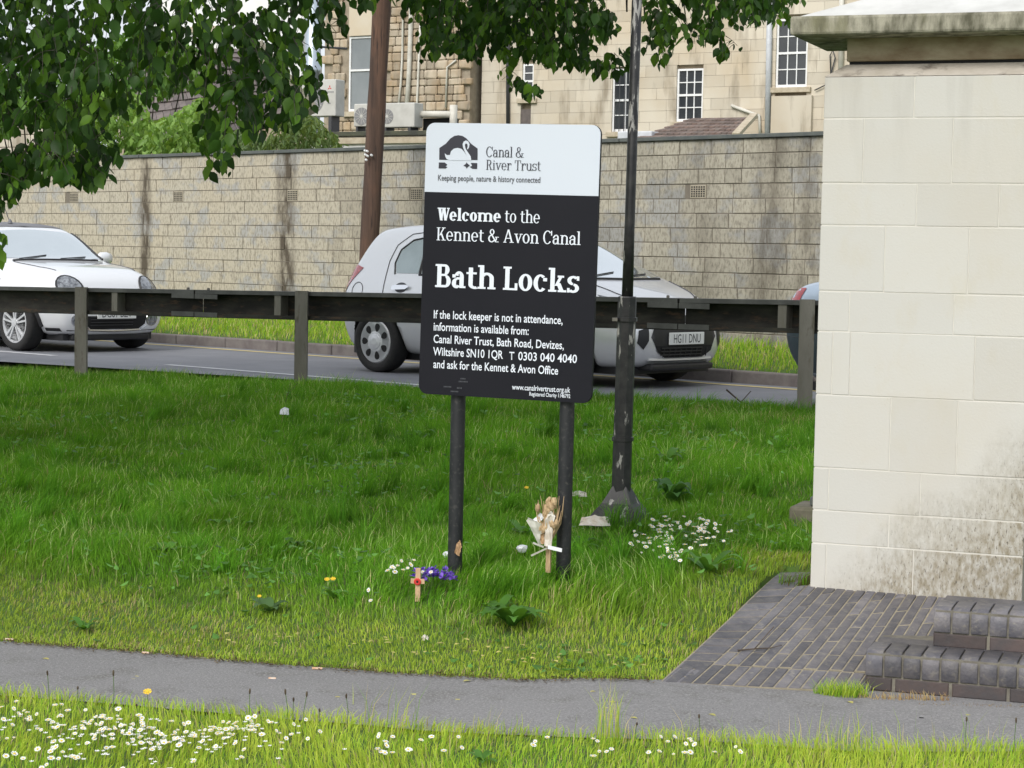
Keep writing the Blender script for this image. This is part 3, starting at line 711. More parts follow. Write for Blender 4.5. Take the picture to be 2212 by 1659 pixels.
pipe(house, [(1795, 170), (1793, 120), (1799, 108), (1804, 125), (1790, 180), (1760, 195)], HF, .018, M['pipe_black'], 'cable')
# projecting stack faces in the facade
pa0, pa1, _, _ = rect(HF, 1665, 205, 1752, 300, -.12)
MB().box(pa0, pa1, -.12, -.004, zb_h-.3, HF.uv(1700, 207, -.12)[1]).build('apron_panel', M['ashlar'], house)
# ---- rubble wing
RF = HF
rub = thing('rubble_house', 'brown rubble stone house wing with pipes behind the telegraph pole', 'house', HF.o, -HF.th)
RD = -.5
ra0 = HF.uv(697, 150, RD)[0]; ra1 = HF.uv(1012, 150, RD)[0]; rzb = HF.uv(860, 300, RD)[1]; rzt = HF.uv(860, -70, RD)[1]
MB().box(ra0, ra1, RD+.10, 7, .3, rzt).build('wall', M['rubble_joint'], rub)
MB().box(ra0, ra1, RD, RD+.10, .3, rzb).build('wall_base', M['rubble'], rub)
rwin = rect(HF, 752, 78, 822, 240, RD)
lint = rect(HF, 755, -80, 822, 78, RD)
def rubstone(L, H):
    mb = MB(); x0, x1, z0, z1 = .008, L-.008, .008, H-.008; j = lambda: rnd(-.018, .018); c = .03
    pts = [(x0+c+j(), z0+j()*.5), (x1-c+j(), z0+j()*.5), (x1+j()*.3, z0+c+j()), (x1+j()*.3, z1-c+j()), (x1-c+j(), z1+j()*.5), (x0+c+j(), z1+j()*.5), (x0+j()*.3, z1-c+j()), (x0+j()*.3, z0+c+j())]
    n = 8; cxx, czz = L/2, H/2
    v = [(x, .12, z) for x, z in pts]+[(x, .02, z) for x, z in pts]+[(cxx+(x-cxx)*.8, rnd(-.01, .0), czz+(z-czz)*.75) for x, z in pts]
    mb.add(v, [tuple(range(2*n, 3*n))]+[(k, (k+1) % n, (k+1) % n+n, k+n) for k in range(n)]+[(k+n, (k+1) % n+n, (k+1) % n+2*n, k+2*n) for k in range(n)])
    return mb.mesh('stone', M['rubble'])
z = rzb; cnt = 0
lib = [rubstone(.46, .27), rubstone(.36, .27), rubstone(.28, .27), rubstone(.46, .2), rubstone(.36, .2), rubstone(.28, .2)]
while z < rzt:
    H = random.choice([.27, .2]); a = ra0-rnd(0, .2)
    while a < ra1-.1:
        k = random.choice([0, 1, 2]); L = (.46, .36, .28)[k]
        bad = False
        for wa0, wa1, wz0, wz1 in (rwin, lint):
            if a+L > wa0+.04 and a < wa1-.04 and z+H > wz0+.04 and z < wz1-.04: bad = True
        if not bad and a > ra0-.1 and a+L < ra1+.15 and cnt < 300:
            link('stone', lib[k+(0 if H > .25 else 3)], rub, (a, RD-.005, z)); cnt += 1
        a += L
    z += H
MB().box(lint[0], lint[1], RD-.01, RD+.08, lint[2]+.02, rzt).build('lintel_panel', M['ashlar'], rub)
def sash_at(parent, r4, cols, rows, dep, **kw):
    e = bpy.data.objects.new('window_bay', None); 
    return sash(parent, *r4, cols, rows, y=dep+.1, **kw)
sw = sash_at(rub, rwin, 1, (1, 1), RD, glass='glass_pale', split=.55, sill=False)
MB().box(rwin[0]-.12, rwin[1]+.1, RD-.1, RD+.1, rwin[2]-.16, rwin[2]-.01).build('sill', M['sill'], sw)
pipe(rub, [(889, -60), (888, 30), (884, 150), (877, 265)], HF, .07, M['pipe_white'], dep=RD-.07)
pipe(rub, [(879, 30), (871, 33), (869, 120), (866, 180), (858, 255)], HF, .035, M['pipe_white'], dep=RD-.05)
pipe(rub, [(908, 50), (904, 150), (901, 225), (893, 237), (892, 250)], HF, .035, M['pipe_white'], dep=RD-.05)
pipe(rub, [(985, 130), (966, 145), (963, 232)], HF, .03, M['pipe_white'], dep=RD-.05)
# ---- extension with a flat roof, fascia and gutter outlet
EF = Frame(at(860, 300, 44), TH_H); EF.o.z = 0
ext = thing('flat_roof_extension', 'low white walled extension with a dark flat roof edge behind the wall', 'building', EF.o, -EF.th)
e0 = EF.uv(668, 290)[0]; e1 = EF.uv(1000, 290)[0]; ez = EF.uv(860, 283)[1]
MB().box(e0, e1, 0, 6, .3, ez-.10).build('wall', M['render'], ext)
MB().box(e0-.08, e1+.08, -.10, 6.1, ez-.10, ez).build('roof_edge', M['felt'], ext, bev=.01)
MB().box(e0-.05, e1+.05, -.07, -.004, ez-.26, ez-.13).build('fascia', M['sill'], ext)
g0 = EF.uv(902, 245, .8)[0]; g1_ = EF.uv(978, 245, .8)[0]; gzz = EF.uv(940, 246, .8)[1]
MB().tube([(g0, .8, gzz), (g1_, .8, gzz-.02)], .075, 8).build('gutter', M['pipe_white'], ext, smooth=True)
MB().tube([(g1_+.02, .8, gzz+.18), (g1_+.02, .8, ez)], .085, 8).build('soil_pipe', M['pipe_white'], ext, smooth=True)
MB().box(g0+.05, g1_-.1, .95, 1.2, ez, gzz-.08).build('dark_opening', M['dark'], ext)  # solid dark box stands in for shade in the opening beneath the gutter
M['ac'] = mat('ac_casing', (.52, .515, .48), (.42, .415, .38), .55, 3); M['ac_grille'] = mat('ac_fan_grille', (.22, .22, .225), rough=.6)
M['red'] = mat('red_badge', (.55, .03, .03), rough=.5)
def acunit(label, x0, y0, x1, y1, dep, badge=False, fanx=.36, base=None):
    a0, a1, zb, zt = rect(EF, x0, y0, x1, y1, dep); o = EF.w(a0, dep, zb)
    t = thing('air_conditioner', label, 'air conditioner', o, -EF.th, 'outdoor units on the flat roof'); W, H = a1-a0, zt-zb
    MB().box(0, W, 0, .36, .05, H).build('casing', M['ac'], t, bev=.02)
    for fx in (.08*W, .8*W): MB().box(fx, fx+.08*W, .02, .34, min(0, (base or zb)-zb), .052).build('foot', M['pipe_black'], t)
    cx_, cz_, r_ = W*fanx, H*.5, min(H*.4, W*fanx*.9)
    Mx = Matrix.Translation((cx_, -.004, cz_)) @ Matrix.Rotation(R(90), 4, 'X')
    fo = MB().lathe([(0, .004), (r_, .004), (r_, -.01), (r_*1.04, -.01)], 24, Mx).build('fan_grille', M['ac_grille'], t)
    sp = MB()
    for k in range(12):
        a = k*math.pi/6; sp.bar((cx_+.1*r_*math.cos(a), -.012, cz_+.1*r_*math.sin(a)), (cx_+r_*math.cos(a), -.012, cz_+r_*math.sin(a)), .008, .006, up=(0, 1, 0))
    sp.build('grille_wires', M['ac'], fo)
    MB().lathe([(0, .016), (r_*.2, .012), (r_*.2, 0)], 14, Mx).build('fan_hub', M['ac'], fo)
    if badge:
        b = MB(); s = .05; bx, bz_ = W*.84, H*.78
        for k in range(3):
            a = R(90+120*k); d1 = Vector((math.cos(a), math.sin(a))); pp = Vector((-d1.y, d1.x))*.5
            q = [Vector((0, 0)), d1*s*.62+pp*s*.62, d1*s*1.25, d1*s*.62-pp*s*.62]
            b.add([(bx+p.x, -.003-.0004*k, bz_+p.y) for p in q], [(0, 1, 2, 3)])
        b.build('badge', M['red'], t)
        l = MB()
        for k in range(8): l.box(bx-.12+k*.03, bx-.12+k*.03+.02, -.003, .001, bz_-.11, bz_-.075)
        l.build('lettering', M['ac_grille'], t); l = MB()
        for k in range(3): l.box(bx-.05+k*.03, bx-.05+k*.03+.02, -.003, .001, bz_-.36, bz_-.33)
        l.build('lettering', M['ac_grille'], t)
    return t
acunit('large cream air conditioner with a red badge beside the steel flue', 645, 172, 725, 256, 1.0, True, base=ez)
acunit('small air conditioner just left of the telegraph pole', 764, 224, 812, 278, .6, base=ez)
acunit('grimy air conditioner just right of the telegraph pole', 822, 222, 895, 280, .5, fanx=.2, base=ez)
fo_ = EF.w(EF.uv(676, 100, 1.9)[0], 1.9, 0)
fl = thing('steel_flue', 'shiny fat steel flue pipe above the large air conditioner', 'flue', (fo_.x, fo_.y, ez))
MB().lathe([(.185, 0), (.185, EF.uv(676, 160, 1.9)[1]-ez), (.215, EF.uv(676, 156, 1.9)[1]-ez), (.215, EF.uv(676, 146, 1.9)[1]-ez), (.185, EF.uv(676, 143, 1.9)[1]-ez), (.185, 5.5)], 20).build('duct', M['steel_flue'], fl, smooth=True)
MB().tube([(.2, 0, EF.uv(700, 100, 1.9)[1]-ez), (.75, .3, EF.uv(700, 100, 1.9)[1]-ez)], .025, 6).build('stay_bracket', M['pipe_black'], fl)
# ---- white rendered house behind the leaves
WF = Frame(at(560, 100, 50), TH_H); WF.o.z = 0
wh = thing('rendered_house', 'white rendered house wall showing behind the leaves', 'house', WF.o, -WF.th)
w0, w1, wzb, wzt = rect(WF, 330, -80, 655, 250)
MB().box(w0, w1, 0, .6, .3, wzt).build('wall', M['render'], wh)
sash(wh, w0+1.2, w0+2.2, wzb+2.2, wzb+4.0, 2, (2, 2), y=.02)
MB().box(w0-.1, w1+.1, -.1, .7, wzt, wzt+.2).build('parapet', M['sill'], wh)
# ---- slate-roofed outbuilding
P1 = at(672, 250, 36.0); P2 = at(556, 108, 39.5); P3 = at(255, 96, 43.0)
nn = (P2-P1).cross(P3-P1).normalized(); dd = ray(300, 330); P4 = CAM+dd*((P1-CAM).dot(nn)/dd.dot(nn))
ob = thing('slate_outbuilding', 'dark slate roofed outbuilding half hidden by leaves and shrubs', 'building', (P4.x, P4.y, 0))
o4 = Vector((P4.x, P4.y, 0))
rb = MB(); rb.add([p-o4-nn*.03*(1 if nn.y < 0 else -1) for p in (P1, P2, P3, P4)], [(0, 1, 2, 3)]); rb.build('roof', M['dark'], ob)
sgn = 1 if nn.y < 0 else -1
NU, NV = 22, 13
for j in range(NV):
    for i in range(NU):
        v0, v1 = j/NV, (j+1.25)/NV; u0_, u1_ = (i+(.5 if j % 2 else 0))/NU, (i+.96+(.5 if j % 2 else 0))/NU
        if u1_ > 1.0: continue
        def bl(u, v): return P4.lerp(P1, u).lerp(P3.lerp(P2, u), min(v, 1))
        off = nn*sgn
        q = [bl(u0_, v0)+off*.05, bl(u1_, v0)+off*.05, bl(u1_, v1)+off*.012, bl(u0_, v1)+off*.012]
        c = sum(q, Vector())/4
        mb = MB(); mb.add([p-c for p in q]+[p-c-off*.02 for p in q], [(0, 1, 2, 3), (7, 6, 5, 4), (0, 4, 5, 1), (1, 5, 6, 2), (2, 6, 7, 3), (3, 7, 4, 0)])
        mb.build('slate', M['slate'], ob, loc=c-o4+Vector((0, 0, rnd(-.008, .008))))
vg = MB(); vg.bar(P1-o4+nn*sgn*.07, P2-o4+nn*sgn*.07, .34, .12, up=nn); vg.build('verge_coping', M['moss_stone'], ob)
wl = MB(); wl.add([(P4.x-o4.x, P4.y-o4.y, .3), (P1.x-o4.x, P1.y-o4.y, .3), (P1.x-o4.x, P1.y-o4.y, P1.z-.06), (P4.x-o4.x, P4.y-o4.y, P4.z-.06), (P3.x-o4.x, P3.y-o4.y, .3), (P2.x-o4.x, P2.y-o4.y, .3), (P2.x-o4.x, P2.y-o4.y, P2.z-.06), (P3.x-o4.x, P3.y-o4.y, P3.z-.06)], [(0, 1, 2, 3), (1, 5, 6, 2), (5, 4, 7, 6), (4, 0, 3, 7)])
wl.build('wall', M['rubble'], ob)
# ---- lean-to with red tiles under the small sash window
LF = Frame(at(1490, 285, 50), TH_H); LF.o.z = 0
lt = thing('lean_to', 'small lean-to roof of red clay tiles below the middle sash window', 'shed', LF.o, -LF.th)
l0 = LF.uv(1372, 300)[0]; l1 = LF.uv(1590, 300)[0]; lz = LF.uv(1490, 300)[1]; depth_ = 2.2; lrise = LF.uv(1490, 258, depth_)[1]-lz
MB().box(l0, l1, .1, depth_, .3, lz-.05).build('wall', M['sill'], lt)
sp_ = MB(); sp_.add([(l0, 0, lz), (l1, 0, lz), (l1-.5, depth_, lz+lrise), (l0+.5, depth_, lz+lrise)], [(0, 1, 2, 3)]); sp_.build('roof', M['dark'], lt)
for j in range(6):
    for i in range(16):
        u0_, u1_ = i/16, (i+.9)/16; v0, v1 = j/6, (j+1.15)/6
        def lp(u, v): a0 = l0+.5*v; a1 = l1-.5*v; return Vector((a0+(a1-a0)*u, depth_*v, lz+lrise*v))
        q = [lp(u0_, v0)+Vector((0, 0, .06)), lp(u1_, v0)+Vector((0, 0, .06)), lp(u1_, v1)+Vector((0, 0, .02)), lp(u0_, v1)+Vector((0, 0, .02))]; c = sum(q, Vector())/4
        mb = MB(); mb.add([p-c for p in q]+[p-c-Vector((0, 0, .03)) for p in q], [(0, 1, 2, 3), (7, 6, 5, 4), (0, 4, 5, 1), (1, 5, 6, 2), (2, 6, 7, 3), (3, 7, 4, 0)])
        mb.build('tile', M['tile_red'], lt, loc=c)
MB().bar((l1, -.02, lz+.08), (l1-.5, depth_, lz+lrise+.08), .18, .10).build('verge_coping', M['sill'], lt)
MB().box(l0-.6, l0+.35, .2, 1.0, lz-.1, lz+.22).build('lead_flashing', M['pipe_grey'], lt, bev=.03)
# garden wall of buff stone at the far left
GF = Frame(at(40, 330, 36), TH_H); GF.o.z = 0
gw = thing('garden_wall', 'buff stone garden wall at the far left above the block wall', 'wall', GF.o, -GF.th)
ga0, ga1, gb0, gb1 = rect(GF, -120, 262, 130, 345)
MB().box(ga0, ga1, .05, .4, .3, gb1-.02).build('wall', M['ashlar_joint'], gw)
z = gb0
while z < gb1:
    a = ga0
    while a < ga1: L = rnd(.35, .6); MB().box(a+.006, min(a+L, ga1)-.006, 0, .1, z+.005, z+.21).build('stone', M['ashlar'], gw, bev=.008, seg=1); a += L
    z += .215

# ================================================================== TELEGRAPH POLE AND LAMP POST
def woodmat():
    m, t, b = newmat('creosoted_wood'); b.inputs['Roughness'].default_value = .9
    base = mix(t, ramp(t, noisefac(t, 14, 6, (1, 1, .06)), .35, .65), (.105, .062, .043), (.05, .03, .022))
    base = mix(t, ramp(t, noisefac(t, 2.2, 4, (1, 1, .5)), .45, .65), base, (.14, .072, .045))
    base = mix(t, ramp(t, noisefac(t, 45, 4, (1, 1, .05)), .58, .7), base, (.02, .014, .012))
    t.links.new(base, b.inputs['Base Color']); bump(t, b, noisefac(t, 30, 6, (1, 1, .05)), .7, .02); return m
M['pole_wood'] = woodmat()
pa = at(796, 560, 24.0); pb = at(825.5, 0, 24.0); pd = (pb-pa).normalized()
pbase = pa-pd*((pa.z-.6)/pd.z); ptop = pa+pd*((9.-pa.z)/pd.z)
tp = thing('telegraph_pole', 'leaning brown wooden telegraph pole in front of the block wall', 'pole', pbase)
n = 22; MB().tube([Vector((0, 0, -.3)) if i == 0 else (ptop-pbase)*(i/n) for i in range(n+1)], [.112+.004*math.sin(i*2.1)-.0007*i for i in range(n+1)], 20).build('shaft', M['pole_wood'], tp, smooth=True)
tgp = at(796, 338, 23.86)-pbase; tg = MB()
for k, (dx, dz) in enumerate(((-.045, .06), (-.02, .055), (-.04, .015), (-.015, .0), (.03, .01), (-.03, -.045))): tg.tube([tgp+Vector((dx, 0, dz)), tgp+Vector((dx+.01, -.004, dz+.012))], .017, 8)
tg.build('number_tag', M['white_paint'], tp)
def peelmat():
    m, t, b = newmat('peeling_black_paint'); b.inputs['Roughness'].default_value = .45
    n1 = noisefac(t, 26, 5, (1, 1, .22), world=False); pos = t.nodes.new('ShaderNodeNewGeometry').outputs['Position']
    sep = nd(t, 'ShaderNodeSeparateXYZ'); t.links.new(pos, sep.inputs[0])
    th = nd(t, 'ShaderNodeMapRange'); t.links.new(sep.outputs['Z'], th.inputs[0]); th.inputs[1].default_value = .5; th.inputs[2].default_value = 2.3; th.inputs[3].default_value = -.06; th.inputs[4].default_value = .025
    ad = nd(t, 'ShaderNodeMath', operation='ADD'); t.links.new(n1, ad.inputs[0]); t.links.new(th.outputs[0], ad.inputs[1])
    base = mix(t, ramp(t, noisefac(t, 20, 4, world=False), .4, .65), (.012, .012, .014), (.03, .029, .029))
    base = mix(t, ramp(t, ad.outputs[0], .565, .60), base, (.33, .32, .30))
    t.links.new(base, b.inputs['Base Color']); bump(t, b, n1, .4, .006); return m
M['peel'] = peelmat()
LY = 10.6; la = at(1341, 1085, LY); lb = at(1386, -320, LY); ld = (lb-la).normalized()
lbase = la-ld*((la.z-g1(la.x, la.y)+.02)/ld.z)
lp_ = thing('lamp_post', 'black lamp post with peeling paint and flared foot beside the sign', 'lamp post', lbase)
def lat(y):       # height along the post for a photo row
    p = at(1341, y, LY); return (p.z-lbase.z)/ld.z
LM = Matrix(((1, 0, ld.x, 0), (0, 1, ld.y, 0), (0, 0, ld.z, 0), (0, 0, 0, 1)))
h1, h2 = lat(1062), lat(640)
sq = .0545*1.0
low = MB().lathe([(.052, h1-.01), (.050, h2*.55), (.050, h2-.006), (.046, h2)], 8, LM @ Matrix.Rotation(R(10), 4, 'Z')); low.build('lower_shaft', M['peel'], lp_)
MB().lathe([(.030, h2-.02), (.0265, h2+.35), (.0255, 6.)], 14, LM).build('upper_shaft', M['peel'], lp_, smooth=True)
fl_ = MB().lathe([(.31, -.12), (.225, .02), (.165, .08), (.112, .13), (.073, .185), (.052, h1+.03)], 4, LM @ Matrix.Rotation(R(25), 4, 'Z')); fl_.build('flared_foot', M['peel'], lp_)
for yy in (690, 948):
    hz = lat(yy); MB().lathe([(.050, hz-.012), (.058, hz-.01), (.058, hz+.01), (.050, hz+.012)], 8, LM @ Matrix.Rotation(R(10), 4, 'Z')).build('band', M['peel'], lp_)
MB().box(-.075, -.05, -.05, .0, lat(690)-.008, lat(690)+.008, 0, LM).build('band_bolt', M['galv'], lp_)
# lantern head well above the picture
MB().lathe([(.028, 6.), (.06, 6.05), (.16, 6.35), (.19, 6.4), (.03, 6.62), (0, 6.7)], 8, LM).build('lantern', M['peel'], lp_)
# ================================================================== THE WELCOME SIGN
def text_mesh(s, name='lettering', bold=0.):
    cu = bpy.data.curves.new('t', 'FONT'); cu.body = s; cu.resolution_u = 3; cu.offset = bold
    o = bpy.data.objects.new('t', cu); COL.objects.link(o); dg = bpy.context.evaluated_depsgraph_get(); dg.update()
    me = bpy.data.meshes.new_from_object(o.evaluated_get(dg)); bpy.data.objects.remove(o); bpy.data.curves.remove(cu); me.name = name
    return me
_H = text_mesh('H'); CAPH = max(v.co.y for v in _H.vertices)
def fit_text(s, x0, x1, zb, cap, y, m, parent, name='lettering'):
    me = text_mesh(s, bold=.011); xs_ = [v.co.x for v in me.vertices]; a, b = min(xs_), max(xs_)
    for v in me.vertices: v.co = Vector((x0+(v.co.x-a)/(b-a)*(x1-x0), y, zb+v.co.y/CAPH*cap))
    me.materials.clear(); me.materials.append(m)
    return link(name, me, parent)
# --- a slab-serif alphabet drawn from stems, slabs and rings
def slab(ch, w, t, s):
    X = .70; e = .085 if w < .2 else .075; P = []
    def rc(x0, y0, x1, y1): P.append([(x0, y0), (x1, y0), (x1, y1), (x0, y1)])
    def dg(xa, ya, xb, yb, wd): P.append([(xa, ya), (xa+wd, ya), (xb+wd, yb), (xb, yb)])
    def ring(cx, cy, rx, ry, wx, wy, a0=0, a1=360, n=16):
        for i in range(n):
            A, B = R(a0+(a1-a0)*i/n), R(a0+(a1-a0)*(i+1)/n+.5)
            P.append([(cx+rx*math.cos(A), cy+ry*math.sin(A)), (cx+rx*math.cos(B), cy+ry*math.sin(B)), (cx+(rx-wx)*math.cos(B), cy+(ry-wy)*math.sin(B)), (cx+(rx-wx)*math.cos(A), cy+(ry-wy)*math.sin(A))])
    def stem(x, y0, y1, top='', bot='b'):
        rc(x, y0, x+w, y1)
        if 'b' in bot: rc(x-e, y0, x+w+e, y0+s)
        if 'r' in bot: rc(x, y0, x+w+e, y0+s)
        if 'b' in top: rc(x-e, y1-s, x+w+e, y1)
        if 'l' in top: rc(x-e, y1-s, x+w, y1)
    if ch == ' ': return P, .30
    if ch == 'l': stem(e, 0, 1.02, 'l'); return P, w+2*e+.03
    if ch == 'i': stem(e, 0, X, 'l'); rc(e, .84, e+w, .84+w); return P, w+2*e+.03
    if ch in 'nhm':
        g = .25; stem(e, 0, 1.02 if ch == 'h' else X, 'l'); x = e
        for k in range(2 if ch == 'm' else 1):
            x2 = x+w+g; ring((x+w+x2)/2+.0, X-.24, (g+2*w)/2 if False else (g/2+w), .25, w, t*1.3, 0, 150); stem(x2, 0, X-.23); x = x2
        return P, x+w+e+.03
    if ch == 'u':
        g = .27; stem(e, .22, X, 'l', ''); x2 = e+w+g; stem(x2, 0, X, 'l', 'r'); ring(e+w+g/2, .24, g/2+w, .26, w, t*1.3, 180, 340); return P, x2+w+e+.03
    if ch == 'r': stem(e, 0, X, 'l'); ring(e+w+.16, X-.22, .2, .23, .1, t*1.2, 60, 180); rc(e+w+.2, X-.2, e+w+.2+w*.8, X-.02); return P, e+w+.2+w*.8+.04
    if ch == 't': rc(.1, .18, .1+w, .9); rc(0, X-s, .1+w+.17, X); ring(.1+w+.09, .18, w+.09, .2, w, t*1.3, 180, 300); return P, .1+w+.22
    if ch in 'oec':
        rx = .22+w*.42
        if ch == 'o': ring(rx, X/2, rx, X/2+.02, w, t, 0, 360, 24)
        if ch == 'e': ring(rx, X/2, rx, X/2+.02, w, t, 0, 318, 22); rc(w*.6, X/2-t*.5, 2*rx-.01, X/2+t*.5)
        if ch == 'c': ring(rx, X/2, rx, X/2+.02, w, t, 48, 318, 20); rc(2*rx-w*.95, X*.62, 2*rx-.01, X*.62+w*.75)
        return P, 2*rx+.05
    if ch == 'a':
        x2 = .34; rc(x2, 0, x2+w, X-.22); rc(x2, 0, x2+w+e, s); ring(x2+w-.21, X-.22, .21, .24, w*.95, t*1.2, 0, 165); rc(.02, X-.26, .02+w*.8, X-.12)
        ring(.20, .20, .20, .22, w, t, 60, 330); rc(.2, .36, x2+.01, .36+t*1.2); return P, x2+w+e+.03
    if ch == 's':
        rx = .2+w*.3; ry = X*.27
        ring(rx, X-ry, rx, ry+.01, w*.9, t*1.15, 35, 265); ring(rx, ry, rx, ry+.01, w*.9, t*1.15, -145, 85); rc(2*rx-t*1.3, X-ry*1.0, 2*rx, X); rc(0, 0, t*1.3, ry*1.0); return P, 2*rx+.06
    if ch == 'v': dg(.06, X, .26, 0, w); dg(.50, X, .26, 0, w*.6); rc(0, X-s, w+.16, X); rc(.42, X-s, .66, X); return P, .66
    if ch == 'k': stem(e, 0, 1.02, 'l'); x = e+w; dg(x, .26, x+.22, X, t*1.6); dg(x+.06, .38, x+.24, 0, w); rc(x+.12, X-s, x+.4, X); rc(x+.14, 0, x+.24+w+e, s); return P, x+.24+w+e+.03
    if ch == 'K': stem(e, 0, 1, 'b'); x = e+w; dg(x, .38, x+.32, 1, t*1.7); dg(x+.10, .55, x+.33, 0, w); rc(x+.2, 1-s, x+.5, 1); rc(x+.2, 0, x+.33+w+e, s); return P, x+.33+w+e+.03
    if ch == 'A': dg(.06, 0, .33, 1, t*1.5); dg(.62, 0, .33, 1, w); rc(.18, .3, .62, .3+t); rc(0, 0, .26, s); rc(.5, 0, .62+w+e, s); return P, .62+w+e+.02
    if ch == 'W':
        dg(.06, 1, .24, 0, w); dg(.44, 1, .24+w*.35, 0, t*1.4); dg(.44, 1, .62, 0, w); dg(.86+w*.3, 1, .62+w*.35, 0, t*1.4); rc(0, 1-s, w+.16, 1); rc(.38, 1-s, .5+w, 1); rc(.76+w*.3, 1-s, 1.0+w*.3, 1); return P, 1.0+w*.3
    if ch == 'C': rx = .31+w*.25; ring(rx, .5, rx, .52, w, t*1.1, 42, 322, 22); rc(2*rx-t*1.4, .64, 2*rx, 1.0); return P, 2*rx+.06
    if ch == 'B':
        stem(e, 0, 1, 'l', ''); rc(0, 0, e+w, s); x = e+w; rc(x, 1-t*1.2, x+.16, 1); rc(x, .49, x+.2, .49+t*1.1); rc(x, 0, x+.2, t*1.2); ring(x+.15, .76, .17+w*.2, .24, w, t*1.2, -90, 90); ring(x+.18, .27, .2+w*.25, .27, w, t*1.2, -90, 90); return P, x+.38+w*.25+.05
    if ch == 'R':
        stem(e, 0, 1, 'l', 'b'); x = e+w; rc(x, 1-t*1.2, x+.16, 1); rc(x, .46, x+.16, .46+t*1.1); ring(x+.14, .74, .2+w*.2, .27, w, t*1.2, -90, 90); dg(x+.12, .48, x+.3, 0, w); rc(x+.24, 0, x+.3+w+e, s); return P, x+.3+w+e+.03
    if ch == 'L': stem(e, 0, 1, 'b', 'b'); x = e+w; rc(x, 0, x+.36, s); rc(x+.36-t*1.4, 0, x+.36, .3); return P, x+.41
    if ch == 'T': stem(.3, 0, 1, '', 'b'); rc(.03, 1-s, .57+w, 1); rc(.03, .72, .03+t*1.2, 1); rc(.57+w-t*1.2, .72, .57+w, 1); return P, .62+w
    if ch == '&':
        ring(.30, .77, .19, .23, w*.8, t*1.1, 0, 360, 16); ring(.28, .27, .28, .29, w, t*1.2, 95, 330); dg(.56, 0, .16, .66, w); ring(.34, .27, .36, .29, t*1.6, t*1.3, -50, 25); rc(.56, .36, .84, .36+s); rc(.56, 0, .84, s); return P, .9
    return P, .4
def slab_text(runs, x0, x1, zb, cap, y, m, parent):
    """runs: [(text, stem, thin, serif)]; one lettering mesh fitted between x0 and x1"""
    polys = []; x = 0; word = []; wi = 0
    for s, w_, t_, s_ in runs:
        for ch in s:
            P, adv = slab(ch, w_, t_, s_); polys += [[(x+a, b) for a, b in p] for p in P]; x += adv; wi += ch == ' '; word += [wi]*len(P)
    xa = min(a for p in polys for a, b in p); xb = max(a for p in polys for a, b in p); k = (x1-x0)/(xb-xa)
    for wd_ in sorted(set(word)):
        mb = MB()
        for i, p in enumerate(polys):
            if word[i] == wd_: n = len(p); mb.add([(x0+(a-xa)*k, y-.00006*(i % 12), zb+b*cap) for a, b in p], [tuple(range(n))])
        mb.build('lettering', m, parent)
M['sign_white'] = mat('sign_white_enamel', (.60, .645, .72), (.585, .63, .71), .35, 2)
M['sign_black'] = mat('sign_black_enamel', (.007, .0075, .012), (.009, .009, .014), .55, 3, spec=.2)
M['ink'] = mat('sign_ink', (.018, .018, .03), rough=.5)
M['grey_ink'] = mat('sign_grey_ink', (.09, .095, .11), rough=.5)
M['letter_white'] = mat('sign_white_print', (.72, .76, .84), rough=.45)
M['post_black'] = mat('post_black_paint', (.009, .010, .013), (.016, .017, .02), .5, 8, bstr=.08, c3=(.05, .048, .045), s3=60)
GF_ = Frame(onz(982, 1250, .2)-Vector((math.sin(R(19)), math.cos(R(19)), 0))*.055, 19.0)
GF_.o.z = 0
sign = thing('welcome_sign', 'tall black and white canal welcome board on two black posts', 'sign', (GF_.o.x, GF_.o.y, 0), -GF_.th)
cor = [GF_.uv(*p) for p in ((918, 265), (1300, 270), (1275, 872), (908, 850))]
TL, TR_, BR, BL_ = [Vector(c) for c in cor]
SW = ((TR_-TL).length+(BR-BL_).length)/2; SH = ((BL_-TL).length+(BR-TR_).length)/2
cen = (TL+TR_+BR+BL_)/4; ang = (math.atan2((TR_-TL).y, (TR_-TL).x)+math.atan2((BR-BL_).y, (BR-BL_).x))/2
def rrect(w_, h_, r_, n=6, top=True, bot=True):
    p = []
    for cx_, cz_, a0, on in ((w_-r_, -r_, 90, top), (w_-r_, -h_+r_, 0, bot), (r_, -h_+r_, -90, bot), (r_, -r_, -180, top)):
        pass
    out = []
    def arc(cx_, cz_, a0, a1, on, corner):
        if not on: out.append(corner); return
        for i in range(n+1): a = R(a0+(a1-a0)*i/n); out.append((cx_+r_*math.cos(a), cz_+r_*math.sin(a)))
    arc(r_, -r_, 180, 90, top, (0, 0)); arc(w_-r_, -r_, 90, 0, top, (w_, 0)); arc(w_-r_, -h_+r_, 0, -90, bot, (w_, -h_)); arc(r_, -h_+r_, -90, -180, bot, (0, -h_))
    return out
pan = MB().prism(rrect(SW, SH, .04), 0, .022).build('panel', M['sign_black'], sign)
tlw = cen + Vector((-SW/2*math.cos(ang)-SH/2*math.sin(ang), SH/2*math.cos(ang)-SW/2*math.sin(ang)))
pan.location = (tlw.x, 0, tlw.y); pan.rotation_euler = (0, -ang, 0)
VB = .2535
MB().prism([(x, z) for x, z in rrect(SW, SH*VB, .04, top=True, bot=False)], -.0015, .0005).build('white_header', M['sign_white'], pan)
